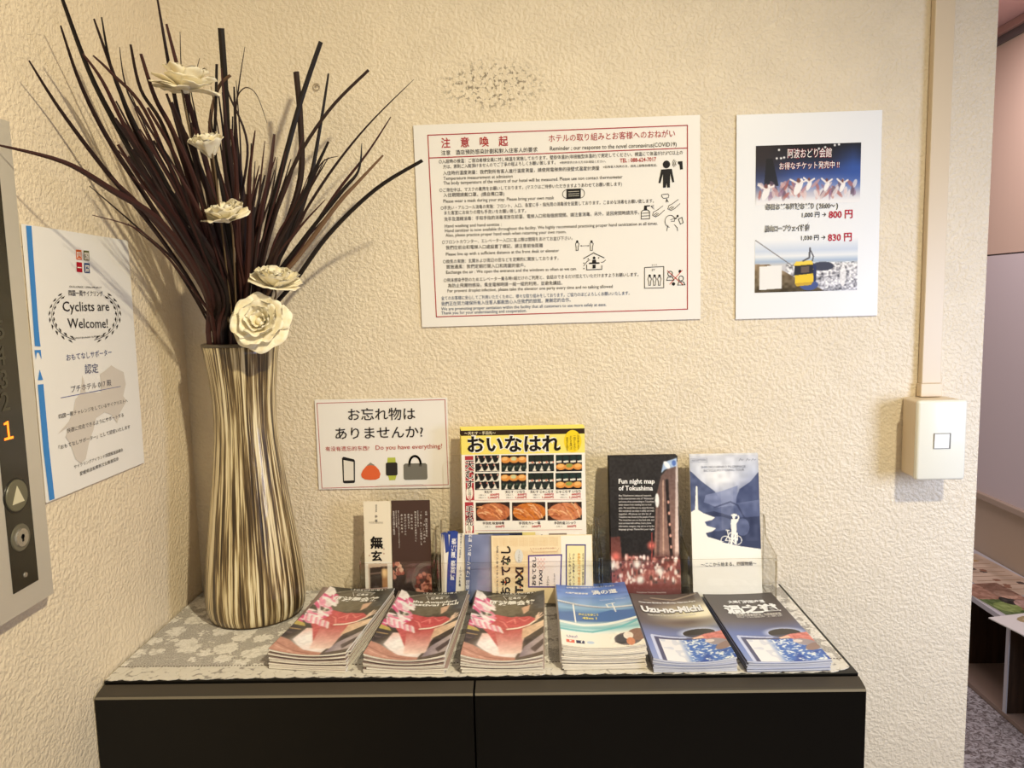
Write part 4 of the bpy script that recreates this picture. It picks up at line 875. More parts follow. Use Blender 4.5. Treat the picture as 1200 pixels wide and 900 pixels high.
s = standing('cycling_leaflet', 'blue and white cycling leaflet with pagoda and cyclist silhouettes', 'leaflet', (807.8, 532), -.040, -.072, .1010, .2120, ZT+.004, WH)
A = zoomed(s, 690, 520, 4.736); E_ = s.mpp
X = lambda x, y: ((x-555-(y-56)*.048)/385, (y-50)/795)
p = Pic(100, 210, (244, 242, 236), 2)
p.vgrad([(0, (212, 214, 222)), (.10, (196, 202, 218)), (.2, (150, 158, 186)), (.35, (96, 106, 142)), (.62, (66, 76, 112))]); p.ell(*X(720, 170), .30, .10, (236, 238, 242), soft=1.3)
p.poly([X(555, 130), X(620, 190), X(700, 250), X(760, 330), X(700, 360), X(560, 380)], (84, 94, 128)); p.poly([X(950, 140), X(900, 200), X(840, 240), X(810, 320), X(960, 300)], (74, 84, 120)); p.poly([X(650, 270), X(740, 250), X(830, 220), X(820, 330), X(720, 340), X(640, 310)], (132, 142, 178), .8); p.stroke([X(700, 340), X(790, 310), X(830, 330), X(870, 400)], .012, (60, 68, 100), .8, 2.1); p.poly([X(560, 380), X(700, 360), X(830, 400), X(970, 390), X(975, 600), X(560, 600)], (60, 68, 98)); p.ell(*X(720, 430), .22, .05, (104, 114, 150), alpha=.7); p.ell(*X(860, 450), .10, .06, (110, 120, 156), alpha=.7)
p.grain(16, 34, 14, (p.v < .6).astype(float)); p.put(((p.u > .44) & (p.u < .62) & (p.v < .52) & (p.v > .1))*.10, (230, 232, 240))
WHT = (250, 247, 238)
p.poly([X(560, 540), X(640, 500), X(740, 530), X(850, 555), X(965, 572), X(1000, 860), X(560, 860)], WHT); p.put((p.v > .66).astype(float), WHT); p.poly([X(566, 365), X(600, 345), X(640, 370), X(705, 395), X(690, 408), X(648, 418), X(660, 440), X(712, 455), X(690, 472), X(655, 480), X(665, 500), X(760, 530), X(560, 560)], WHT); p.stroke([X(598, 225), X(604, 350)], .012, WHT, asp=2.1); p.poly([X(594, 225), X(604, 225), X(610, 350), X(592, 350)], WHT)
p.ell(*X(812, 384), .045, .010, WHT); p.ell(*X(810, 392), .022, .018, WHT); p.poly([X(796, 405), X(826, 405), X(838, 412), X(826, 430), X(826, 480), X(830, 540), X(816, 545), X(812, 490), X(804, 545), X(792, 545), X(798, 470), X(793, 430)], WHT); p.stroke([X(826, 412), X(838, 400), X(834, 388)], .010, WHT, asp=2.1)
for x in (765, 832):
    for q in range(24): a_ = q*pi/12; b_ = (q+1)*pi/12; p.stroke([(X(x, 522)[0]+.062*cos(a_), X(x, 522)[1]+.030*sin(a_)), (X(x, 522)[0]+.062*cos(b_), X(x, 522)[1]+.030*sin(b_))], .006, WHT, asp=2.1)
for pts in ([(765, 522), (790, 480), (830, 482), (832, 522)], [(775, 465), (782, 500), (805, 525), (828, 485)], [(768, 466), (786, 468)], [(765, 522), (800, 525)]): p.stroke([X(*q) for q in pts], .007, WHT, asp=2.1)
s.picture(0, 0, s.W, s.H, p, 'cover_print', m=PRINT)
def L(body, p_, q_, em, col=(70, 74, 92), bold=0.0): s.text(body, p_, q_, em*E_, col, bold, lift=.0009)
L('SHIKOKU HENRO PILGRIMAGE', A(622, 136), A(870, 132), 4.0, (130, 136, 156)); L('BICYCLE POTTERING TOUR', A(638, 156), A(862, 150), 4.0, (130, 136, 156)); L('RECEPTION', A(572, 98), A(650, 94), 3.0, (120, 126, 148)); s.line([A(564, 82), A(656, 80), A(657, 102), A(565, 104)], .0004, (140, 146, 164), closed=True)
for x in (845, 884, 914): s.line([A(x-12, 95), A(x-4, 82), A(x+4, 92), A(x+12, 86)], .0006, (120, 126, 148))
L('～ここから始まる、四国物語～', A(622, 680), A(930, 672), 5.0, (70, 70, 78), .012); L('Powered by POTTERING Tour', A(668, 848), A(885, 843), 3.0, (120, 120, 120)); s.flush()
behind(s, 3, 'cycling_leaflet', 'spare cycling leaflet, only its edge showing behind the front one', 'leaflet', 'spare cycling leaflets in the right rack', WH, -.0003, -.0006)

# ------------------------------------------------------------------ leaflet stacks lying on the runner
PAGE = mat('page_edges', (238, 232, 220), .7, .2); n = N(PAGE)
g = n.new('ShaderNodeTexNoise', Scale=1.0, Detail=2.0); n.link(n.coord((6, 6, 2600)), g.inputs['Vector'])
n.link(n.ramp(g.outputs['Fac'], [(.34, (190, 180, 168)), (.46, (240, 234, 222)), (.7, (246, 242, 232))]), n.b.inputs['Base Color'])
PAGE_B = mat('page_edges_blue', (206, 210, 226), .6, .25)
PAGE_D = mat('page_edges_mixed', (200, 186, 176), .7, .2)
W0, L0 = .1000, .2080
def cover_grid(root, name, z, nu, nv, mt, spine, t, w=W0, l=L0):
    """cover sheet of one leaflet (local): top face grid from the top left, then the fold along its left edge and the back sheet"""
    v = []; f = []
    for j in range(nv+1):
        for i in range(nu+1):
            u, q = i/nu, j/nv; v.append((-w/2+w*u, l/2-l*q, z(u, q)))
    f = [(j*(nu+1)+i, (j+1)*(nu+1)+i, (j+1)*(nu+1)+i+1, j*(nu+1)+i+1) for j in range(nv) for i in range(nu)]
    k = len(v)
    for j in range(nv+1): q = j/nv; v.append((-w/2-.0002, l/2-l*q, z(0, q)-t(0, q)+.00015))
    for j in range(nv): f.append((j*(nu+1), k+j, k+j+1, (j+1)*(nu+1)))
    o = mesh(name, v, f, mt, root, True, False)
    return o
def page_block(root, z, t, m, w=W0, l=L0, nu=12, nv=8):
    v = []; f = []
    for s_ in (0, 1):
        for j in range(nv+1):
            for i in range(nu+1):
                u, q = i/nu, j/nv; v.append((-w/2+w*u+(.0002 if i == 0 else 0), l/2-l*q, z(u, q)-.0002-(t(u, q)-.0004)*s_))
    k = (nu+1)*(nv+1); ix = lambda i, j, s_=0: s_*k+j*(nu+1)+i
    for j in range(nv):
        for i in range(nu):
            f.append((ix(i, j), ix(i, j+1), ix(i+1, j+1), ix(i+1, j))); f.append((ix(i, j, 1), ix(i+1, j, 1), ix(i+1, j+1, 1), ix(i, j+1, 1)))
    for i in range(nu): f.append((ix(i, nv), ix(i, nv, 1), ix(i+1, nv, 1), ix(i+1, nv))); f.append((ix(i, 0), ix(i+1, 0), ix(i+1, 0, 1), ix(i, 0, 1)))
    for j in range(nv): f.append((ix(0, j), ix(0, j, 1), ix(0, j+1, 1), ix(0, j+1))); f.append((ix(nu, j), ix(nu, j+1), ix(nu, j+1, 1), ix(nu, j, 1)))
    return mesh('pages', v, f, m, root, False, False)
def stack(name, cat, toplab, lowlab, group, cx, cy, rot, n_, h, curl, pic, page, shifts=None, gap=0.0, tail=0.0, w=W0, seed=1, spine_rgb=(60, 56, 52)):
    """n_ leaflets, each its own thing; the pages bow so that the pile sags along the middle"""
    rr = random.Random(seed); t0 = h/n_; top = None
    small = Pic(10, 20, (0, 0, 0), 1); im = pic.out(); H_, W_ = im.shape[:2]
    sm = im[(np.arange(20)*H_/20).astype(int)][:, (np.arange(10)*W_/10).astype(int)]
    for i in range(n_):
        last = i == n_-1; c_ = curl*(i+1)/n_; ti = t0
        def bow(u, q, a): return a*((2*u-1)**2*(.55+.45*q) - .12)+tail*(i+1)/n_*max(0, (.25-q)/.25)**2
        zt = lambda u, q: (i+1)*t0+bow(u, q, curl*(i+1)/n_)+curl*.12*(i+1)/n_
        tt = lambda u, q: t0*.97+(bow(u, q, curl*(i+1)/n_)+curl*.12*(i+1)/n_)/(i+1)*.97
        dx, dy, dr = (0, 0, 0) if last else (rr.uniform(-.0009, .0009), rr.uniform(-.0022, .0008), rr.uniform(-.006, .006))
        if shifts and i in shifts: dx, dy, dr = shifts[i]
        mw = Matrix.Translation((cx+dx, cy+dy, ZT+.0014)) @ Matrix.Rotation(rot+dr, 4, 'Z')
        t = thing(name, toplab if last else lowlab, cat, mw=mw, group=group)
        page_block(t, zt, tt, page, w)
        lift = .00018
        nu, nv = (W_, H_) if last else (10, 20)
        o = cover_grid(t, 'cover', lambda u, q: zt(u, q)+lift, nu, nv, PRINT, spine_rgb, tt, w)
        paint(o, im if last else sm*0+sm[-3:].mean((0, 1))*.6+.4*lin(spine_rgb) , nu, nv)
        at = o.data.color_attributes['print']; k = nu*nv*4; nl = len(o.data.loops)
        for q in range(k, nl): at.data[q].color = tuple(lin(spine_rgb))+(1,)
        if last:
            exw = mw.to_3x3() @ Vector((1, 0, 0)); eyw = mw.to_3x3() @ Vector((0, -1, 0))
            surf = lambda a, b, lf: mw @ Vector((-w/2+a, L0/2-b, zt(a/w, b/L0)+lift+lf))
            top = Sheet(t, mw @ Vector((-w/2, L0/2, h)), exw, eyw, w, L0, surf)
    return top

def dancer_pic():
    p = Pic(105, 200, (70, 66, 60), 2); dk = (58, 54, 48)
    p.vgrad([(0, (62, 60, 54)), (.35, (88, 82, 72)), (.55, (72, 66, 60)), (1, (104, 92, 88))])
    p.ell(.45, .20, .38, .17, (98, 92, 80)); p.ell(.45, .24, .33, .13, (124, 116, 100), soft=.8)
    for k in range(30):
        a0 = pi*.75+pi*1.0*k/30; a1 = a0+pi/30; p.stroke([(.45+.38*cos(a0), .20+.17*sin(a0)), (.45+.38*cos(a1), .20+.17*sin(a1))], .009, (176, 170, 156), .8, 1.9)
    p.gpoly([(.20, .66), (.42, .63), (.76, .70), (.72, .86), (.66, .97), (.40, .95), (.16, .83)], (232, 196, 190), (246, 236, 240)); p.ell(.34, .80, .16, .10, (250, 246, 250), -.3, soft=1.0)
    p.gpoly([(.16, .42), (.34, .36), (.56, .40), (.80, .40), (.90, .46), (.74, .58), (.74, .80), (.62, .92), (.44, .84), (.30, .68), (.12, .52)], (206, 92, 98), (196, 104, 104)); p.gpoly([(.36, .62), (.74, .60), (.74, .92), (.46, .92)], (198, 98, 98), (248, 224, 218))
    p.poly([(.46, .42), (.62, .39), (.82, .42), (.90, .48), (.70, .56), (.50, .54)], (208, 92, 98)); 
    for pts in ([(.5, .48), (.6, .43), (.62, .5)], [(.66, .42), (.74, .47), (.8, .44)], [(.52, .56), (.46, .48), (.4, .46)]): p.stroke(pts, .010, (244, 160, 156), .9, 1.9)
    p.gpoly([(.72, .58), (1.0, .50), (1.0, .60), (.72, .74)], (226, 190, 164), (246, 220, 196), (1, 0)); p.poly([(.74, .76), (.88, .72), (.96, .74), (.80, .86)], (70, 62, 66)); p.gpoly([(.76, .84), (1, .70), (1, .95), (.70, .97)], (150, 138, 156), (196, 184, 190), (1, 0)); p.poly([(.84, .88), (1, .78), (1, .86), (.9, .94)], (100, 88, 92))
    p.stroke([(.52, .58), (.66, .57), (.80, .54), (.90, .48)], .020, (250, 236, 224), asp=1.9); p.stroke([(.52, .595), (.68, .585), (.82, .55)], .009, (176, 84, 80), asp=1.9)
    for q in ((.97, .38), (.93, .37), (.99, .42), (.90, .41)): p.stroke([(.89, .49), q], .013, (244, 214, 196), asp=1.9)
    p.poly([(.68, .25), (.80, .21), (.79, .31), (.72, .36)], (224, 186, 162)); p.stroke([(.74, .22), (.84, .17)], .02, (70, 60, 54), asp=1.9)
    p.poly([(0, 0), (.09, .02), (.16, .08), (.16, .14), (.04, .18), (0, .2)], (248, 240, 238))
    r = p.r
    for i in range(54):
        y = .14+.44*r.rand(); x = -.02+.30*r.rand()*(1-.4*abs(y-.4)); c_ = [(252, 236, 242), (244, 160, 190), (228, 96, 144), (255, 250, 252)][i % 4]
        p.ell(x, y, .05+.06*r.rand(), .012+.016*r.rand(), c_, .3+.5*r.rand()-.4*(y > .4), alpha=.9)
    for i in range(16): x = .02+.42*i/16; y = .50+.10*(i/16)+.02*r.rand(); p.stroke([(x, y-.05), (x+.05, y+.03)], .014, [(254, 244, 248), (244, 150, 178), (250, 220, 230)][i % 3], .9, 1.9)
    p.ell(.24, .37, .05, .03, (206, 200, 190)); p.ell(.25, .37, .025, .016, (96, 90, 84))
    p.poly([(0, .58), (.12, .60), (.17, .64), (0, .64)], (196, 176, 104)); p.poly([(0, .66), (.16, .66), (.1, .76), (.04, .82), (0, .82)], (66, 58, 62)); p.stroke([(.01, .70), (.14, .69)], .014, (176, 150, 110), asp=1.9); p.stroke([(.01, .76), (.08, .75)], .010, (120, 104, 100), asp=1.9)
    p.poly([(0, .83), (.12, .84), (.40, .94), (.66, .97), (.66, 1), (0, 1)], (196, 146, 132)); p.stroke([(0, .9), (.3, .965), (.6, .985)], .006, (150, 100, 92), asp=1.9); p.stroke([(.02, .94), (.3, .985)], .006, (226, 190, 176), asp=1.9)
    p.put(np.clip((p.u-.8)*2.5, 0, .35)*(p.v < .3), (112, 122, 140)); p.blur(4); p.grain(16, 30, 9); p.grain(34, 60, 9); return p
def dancer_text(s, main):
    W = (246, 244, 240)
    s.text('・T O K U S H I M A・', s.uv(.34, .035), s.uv(.88, .035), .0068, W, .02); s.line([s.uv(.40, .062), s.uv(.74, .062)], .0006, W); s.line([s.uv(.40, .062), s.uv(.44, .105), s.uv(.46, .125)], .0006, W); s.line([s.uv(.74, .062), s.uv(.70, .105)], .0006, W)
    s.text('徳島市', s.uv(.48, .112), s.uv(.66, .112), .0085, W, .02)
    for body, u0, u1, v, em in main: s.text(body, s.uv(u0, v), s.uv(u1, v), em, W, .03)
    s.flush()
D_ = radians
for args in (
    ('pink dancer leaflet on top of the left pile beside the striped vase', 'pink dancer leaflet lower in the left pile beside the striped vase', 'left pink pile', -.2575, -.1650, D_(-6.5), 10, .0200, .0060, [('阿波舞会館', .20, .86, .205, .0165)], {8: (-.004, .0065, .075), 6: (-.0025, .008, .05), 3: (-.002, .003, .02), 0: (.001, -.001, -.02)}, 3),
    ('pink dancer leaflet on top of the middle pink pile', 'pink dancer leaflet lower in the middle pink pile', 'middle pink pile', -.1420, -.1745, D_(-3.4), 9, .0165, .0080, [('the Awaodori', .24, .88, .178, .0110), ('Festival Hall', .20, .92, .225, .0110)], {7: (-.002, .003, .025), 5: (.001, .004, -.012), 2: (.0025, -.002, .012)}, 4),
    ('pink dancer leaflet on top of the right pink pile, left of the blue pile', 'pink dancer leaflet lower in the right pink pile', 'right pink pile', -.0262, -.1765, D_(-1.6), 9, .0155, .0080, [('阿波舞会馆', .22, .86, .205, .0165)], {7: (-.0012, .002, .01), 4: (-.001, -.002, .006)}, 5)):
    s = stack('leaflet', 'leaflet', args[0], args[1], args[2], args[3], args[4], args[5], args[6], args[7], args[8], dancer_pic(), PAGE, args[10], seed=args[11], tail=.002)
    dancer_text(s, args[9])

# blue bridge leaflets
p = Pic(105, 200, (120, 150, 220), 2)
p.vgrad([(0, (92, 124, 206)), (.20, (110, 146, 222)), (.36, (140, 178, 230)), (.44, (150, 190, 226)), (.50, (96, 140, 196)), (.62, (80, 116, 178)), (.68, (200, 226, 232)), (.74, (150, 206, 218)), (.80, (236, 246, 246)), (.83, (250, 248, 240)), (1, (250, 246, 238))])
p.grain(6, 30, 12, (p.v < .8).astype(float)); p.poly([(0, .52), (.2, .49), (.45, .53), (.7, .47), (1, .5), (1, .64), (0, .64)], (84, 122, 186)); p.stroke([(0, .66), (.3, .70), (.6, .68), (1, .62)], .03, (244, 250, 250), asp=1.9); p.stroke([(0, .77), (.4, .79), (.8, .72), (1, .66)], .022, (120, 196, 208), asp=1.9)
p.stroke([(0, .33), (.3, .385), (.6, .425), (1, .435)], .028, (226, 230, 236), asp=1.9); p.stroke([(0, .345), (.3, .40), (.6, .435), (1, .445)], .010, (140, 156, 190), asp=1.9)
for i in range(30): x = i/30*.7; p.stroke([(x, .335+.14*x), (x+.012, .36+.14*x)], .004, (110, 126, 160), asp=1.9)
for pts in ([(.21, .38), (.21, .66)], [(.74, .36), (.76, .50)], [(.66, .38), (.68, .43)], [(.66, .375), (.77, .36)]): p.stroke(pts, .009, (246, 248, 250), asp=1.9)
p.ell(.82, .90, .17, .085, (120, 112, 118)); p.ell(.74, .90, .07, .06, (84, 84, 92)); p.ell(.94, .86, .12, .08, (150, 120, 110)); p.ell(.83, .86, .06, .05, (244, 236, 230)); p.ell(.84, .94, .05, .05, (220, 150, 120)); p.stroke([(.66, .93), (.78, .95)], .01, (60, 60, 66), asp=1.9)
p.grain(60, 60, 8, (p.v > .8).astype(float)*(p.u > .6)); p.poly([(.06, .915), (.16, .915), (.16, .955), (.06, .955)], (230, 110, 92)); p.poly([(.18, .915), (.28, .915), (.28, .955), (.18, .955)], (44, 52, 96)); p.ell(.355, .935, .045, .018, (196, 214, 240))
s = stack('leaflet', 'leaflet', 'blue bridge leaflet on top of the tallest pile', 'blue bridge leaflet lower in the tallest pile', 'blue bridge pile', .0945, -.1700, 0.0, 16, .0270, .0050, p, PAGE, {14: (-.0008, .001, .004), 9: (.0016, -.0005, .008), 4: (-.001, .0004, -.012), 0: (.0012, -.001, .01)}, seed=8, w=.1015, spine_rgb=(196, 196, 206))
Wt = (246, 248, 252); Yt = (250, 236, 130)
s.text('渦の道', s.uv(.50, .205), s.uv(.86, .190), .0165, Wt, .03); s.text('大鳴門橋遊歩道', s.uv(.12, .200), s.uv(.44, .205), .0068, Wt, .02); s.text('世界最大級の渦潮を真上からのぞく海上散歩', s.uv(.15, .105), s.uv(.84, .075), .0056, Wt, .01); s.text('徳島県鳴門市　鳴門公園内', s.uv(.58, .318), s.uv(.94, .310), .0036, (214, 226, 250))
s.text('海の上を歩こう', s.uv(.26, .555), s.uv(.52, .56), .0080, Yt, .02); s.text('45m !', s.uv(.30, .61), s.uv(.49, .615), .0095, Yt, .03)
s.text('Uzu!', s.uv(.08, .895), s.uv(.21, .885), .0100, (150, 140, 190), .0); s.text('f', s.uv(.235, .953), s.uv(.26, .953), .0085, Wt, .03); s.poly([s.uv(.10, .922), s.uv(.10, .948), s.uv(.135, .935)], (248, 240, 236)); s.flush()

# whirlpool leaflets: English (bowed) and Chinese (flat, dark)
def whirl_pic(glow):
    p = Pic(105, 200, (80, 76, 78), 2)
    p.vgrad([(0, (98, 88, 86)), (.25, (96, 88, 88)), (.48, (100, 98, 106)), (.62, (118, 130, 176)), (.8, (130, 148, 206)), (1, (150, 164, 210))] if glow else [(0, (66, 60, 60)), (.25, (78, 70, 72)), (.45, (98, 90, 96)), (.62, (104, 120, 178)), (.8, (116, 136, 200)), (1, (140, 156, 206))])
    if glow: p.ell(.82, .34, .44, .15, (246, 238, 206), .0, soft=1.5); p.ell(.95, .32, .2, .08, (255, 250, 226), soft=1.2); p.stroke([(.3, .06), (.6, .10), (.95, .02)], .02, (196, 180, 160), .6, 1.9); p.stroke([(.2, .1), (.6, .18)], .03, (150, 136, 126), .5, 1.9); p.ell(.6, .47, .4, .05, (120, 108, 104), soft=1.4)
    p.ell(.72, .635, .24, .075, (214, 222, 250), soft=.5); p.ell(.72, .635, .205, .062, (60, 56, 54)); p.poly([(.30, .655), (1, .655), (1, .70), (.1, .70)], (110, 118, 160), .4)
    p.stroke([(.10, .68), (.10, 1)], .022, (206, 214, 246), asp=1.9); p.stroke([(.10, .67), (.52, .69)], .018, (206, 214, 246), asp=1.9); p.poly([(.12, .69), (.97, .70), (.97, 1), (.12, 1)], (84, 86, 120))
    box = [(.17, .715), (1, .715), (1, 1), (.17, 1)]; p.poly(box, (70, 112, 196)); b = p.inside(box)
    p.put(b*np.clip((.52-p.u)*9, 0, 1), (240, 240, 248)); p.put((p.noise(14, 30) > .62)*b*(p.u < .5)*.5, (196, 204, 226))
    w1 = (p.noise(26, 60)+p.noise(50, 110)*.9)/1.8; p.put(np.clip((w1-.50)*3.2, 0, .8)*b*(p.u > .46), (232, 240, 250)); w2 = (p.noise(9, 20)); p.put(np.clip((w2-.55)*4, 0, .8)*b*(p.u > .5), (36, 70, 160)); p.put(np.clip((w1-.62)*6, 0, .9)*b*(p.u > .46), (240, 246, 252))
    p.poly([(.62, .69), (.78, .65), (1, .64), (1, .80), (.84, .745), (.76, .715)], (214, 130, 124)); p.grain(40, 60, 20, p.inside([(.62, .69), (.78, .65), (1, .64), (1, .80), (.84, .745), (.76, .715)])); p.poly([(.60, .69), (.74, .67), (.76, .70), (.62, .71)], (240, 200, 180))
    p.ell(.88, .77, .13, .045, (160, 150, 160), .2); p.ell(.95, .83, .13, .04, (150, 126, 122), -.2); p.ell(.80, .75, .06, .02, (226, 214, 214)); return p
s = stack('leaflet', 'leaflet', 'English whirlpool leaflet on top of its pile, beside the blue pile', 'English whirlpool leaflet lower in its pile', 'English whirlpool pile', .2020, -.1790, D_(.3), 7, .0120, .0062, whirl_pic(True), PAGE_B, {5: (-.0018, -.001, .008)}, seed=11, spine_rgb=(110, 104, 110))
s.text('Onaruto-Bridge Walkway, Naruto-Park', s.uv(.09, .165), s.uv(.90, .165), .0070, Wt, .03); s.text('Uzu-no-Michi', s.uv(.085, .318), s.uv(.935, .318), .0272, (92, 84, 80), .085, lift=.0006); s.text('Uzu-no-Michi', s.uv(.09, .315), s.uv(.93, .315), .0270, Wt, .05, lift=.0009); s.text('Have a look at the world’s greatest whirlpools', s.uv(.15, .375), s.uv(.80, .375), .0090, (226, 222, 214), .02); s.flush()
s = stack('leaflet', 'leaflet', 'dark Chinese whirlpool leaflet on top of the rightmost pile', 'dark Chinese whirlpool leaflet lower in the rightmost pile', 'Chinese whirlpool pile', .3110, -.1805, D_(1.4), 7, .0120, .0022, whirl_pic(False), PAGE_B, {}, seed=12, spine_rgb=(40, 38, 38))
s.text('大鸣门桥架步道', s.uv(.28, .165), s.uv(.80, .165), .0110, Wt, .03); s.text('渦之道', s.uv(.16, .325), s.uv(.92, .315), .0290, Wt, .06); s.text('世界最大级漩涡海流，在您眼前展现', s.uv(.26, .375), s.uv(.88, .370), .0072, (226, 222, 218), .02); s.text('鸣门公园海上散步', s.uv(.26, .405), s.uv(.88, .400), .0060, (210, 206, 206), .01); s.flush()

# ------------------------------------------------------------------ striped vase
VX, VY = -.3968, -.0860
VM = mat('combed_glaze', (200, 180, 140), .28, .5, coat=.3); n = N(VM)
tc = n.t.nodes.new('ShaderNodeTexCoord'); sp = n.t.nodes.new('ShaderNodeSeparateXYZ'); n.link(tc.outputs['Object'], sp.inputs[0])
ang = n.math('ARCTAN2', sp.outputs[1], sp.outputs[0])
cb = n.t.nodes.new('ShaderNodeCombineXYZ'); n.link(n.math('MULTIPLY', n.math('COSINE', ang), 1.0), cb.inputs[0]); n.link(n.math('MULTIPLY', n.math('SINE', ang), 1.0), cb.inputs[1]); n.link(n.math('MULTIPLY', sp.outputs[2], .42), cb.inputs[2])
n1 = n.new('ShaderNodeTexNoise', Scale=11.0, Detail=4.0, Roughness=.62); n.link(cb.outputs[0], n1.inputs['Vector'])
n2 = n.new('ShaderNodeTexNoise', Scale=24.0, Detail=3.0, Roughness=.6); n.link(cb.outputs[0], n2.inputs['Vector'])
h = n.math('ADD', n.math('MULTIPLY', n1.outputs['Fac'], .62), n.math('MULTIPLY', n2.outputs['Fac'], .38))
n.link(n.ramp(h, [(.38, (44, 33, 20)), (.455, (84, 66, 40)), (.50, (140, 118, 80)), (.535, (214, 196, 152)), (.60, (240, 228, 194))]), n.b.inputs['Base Color']); n.bump(h, .5, .003)
prof = [(.0610, .0), (.0655, .003), (.0690, .012), (.0708, .026), (.0702, .045), (.0680, .070), (.0650, .095), (.0602, .130), (.0555, .165), (.0510, .200), (.0470, .235), (.0442, .262), (.0430, .285), (.0432, .310), (.0450, .335), (.0478, .360), (.0505, .382), (.0525, .394)]
inner = [(r-.0045, z) for r, z in prof[::-1] if z > .02]
t = thing('vase', 'tall waisted vase with brown and cream vertical streaks, holding dried grass', 'vase', (VX, VY, ZT+.0012))
z0 = ZT+.0012
b = MB(); b.lathe([(0.0, z0), ]+[(r, z0+z) for r, z in prof]+[(r, z0+z+.0) for r, z in inner]+[(0.0, z0+.02)], (VX, VY), 96); b.build('body', VM, t, True)
b = MB(); b.lathe([(.0525, z0+.3925), (.0532, z0+.3945), (.0525, z0+.3965), (.0502, z0+.3972), (.0480, z0+.3962), (.0476, z0+.3930)], (VX, VY), 96); b.build('rim', mat('rim_brown', (92, 82, 66), .3), t, True)
b = MB(); b.lathe([(.0, z0-.0002), (.0615, z0-.0002), (.0660, z0+.0026), (.0655, z0+.0034)], (VX, VY), 96); b.build('foot', mat('foot_brown', (78, 64, 46), .4), t, True)

# ------------------------------------------------------------------ dried grass
GM = [mat('grass_dark', (44, 27, 25), .5, .35), mat('grass_red', (66, 36, 32), .5, .35), mat('grass_black', (30, 22, 20), .5, .35), mat('grass_tan', (112, 86, 66), .6, .3)]
MZ = ZT+.394
def mouth(px):
    x = VX+max(-.036, min(.036, (px-284)/826.0)); return x
def cat_rom(P, k=6):
    out = []
    for i in range(len(P)-1):
        p0, p1, p2, p3 = P[max(i-1, 0)], P[i], P[i+1], P[min(i+2, len(P)-1)]
        for j in range(k):
            t_ = j/k; out.append(.5*((2*p1)+(p2-p0)*t_+(2*p0-5*p1+4*p2-p3)*t_*t_+(3*p1-p0-3*p2+p3)*t_**3))
    out.append(P[-1]); return out
BLADE = ('grass_blade', 'thin dark brown dried grass blade fanning out of the streaked vase', 'dried grass', 'dried grass blades in the vase')
def blade(pts, wd, m, label=None, tip=.25, fold=.25, seed=0, group=True):
    """flat folded blade through world points, root first"""
    P = cat_rom([Vector(p) for p in pts]); n_ = len(P); rr = random.Random(seed); ph = rr.uniform(0, pi)
    for p_ in P:                               # the wall is solid: keep clear of it
        p_.x = max(p_.x, XL+.004); p_.y = min(p_.y, -.004)
    v = []; f = []
    for i, p_ in enumerate(P):
        s_ = i/(n_-1); tg = (P[min(i+1, n_-1)]-P[max(i-1, 0)]).normalized()
        vw = (CPOS-p_).normalized(); sd = tg.cross(vw).normalized(); nn = sd.cross(tg).normalized()
        q = sd*cos(.5*sin(ph+s_*2))+nn*sin(.5*sin(ph+s_*2)); nq = tg.cross(q).normalized()
        ww = wd*.66*(min(1.0, .55+.9*s_) if s_ < .5 else 1.0)*(1.0 if s_ < .62 else max(tip, 1-(1-tip)*((s_-.62)/.38)**1.3))
        v += [p_-q*ww, p_+nq*ww*fold, p_+q*ww, p_-nq*ww*.35]
    for i in range(n_-1):
        for k in range(4): j = (k+1) % 4; f.append((4*i+k, 4*i+j, 4*i+4+j, 4*i+4+k))
    f += [(3, 2, 1, 0), (4*n_-4, 4*n_-3, 4*n_-2, 4*n_-1)]
    o = mesh(BLADE[0], v, f, m, smooth=False)
    tag(o, label or BLADE[1], BLADE[2], BLADE[3] if label is None else None); return o
def wall_y(px, py): return U(px, py, 'x', XL+.012).y
def grass(way, tip_y, wd, m, mx, label=None, tip=.25, seed=0):
    """way: photo positions from just above the mouth to the tip; depth runs evenly from the mouth to tip_y"""
    tx, ty = way[-1]; yt = min(tip_y, wall_y(tx, ty)) if tx < 330 else tip_y
    rx = mouth(mx); ry = VY+random.Random(seed).uniform(-.026, .026)
    L = abs(400-ty)+1e-6; pts = [Vector((VX+(rx-VX)*.3, VY+(ry-VY)*.3, ZT+.10)), Vector((rx, ry, MZ-.004))]
    for (x, y) in way:
        k = (400-y)/L; yy = ry+(yt-ry)*(k**1.15); pts.append(U(x, y, 'y', yy))
    return blade(pts, wd, m, label, tip, seed=seed)
rs = random.Random(21)
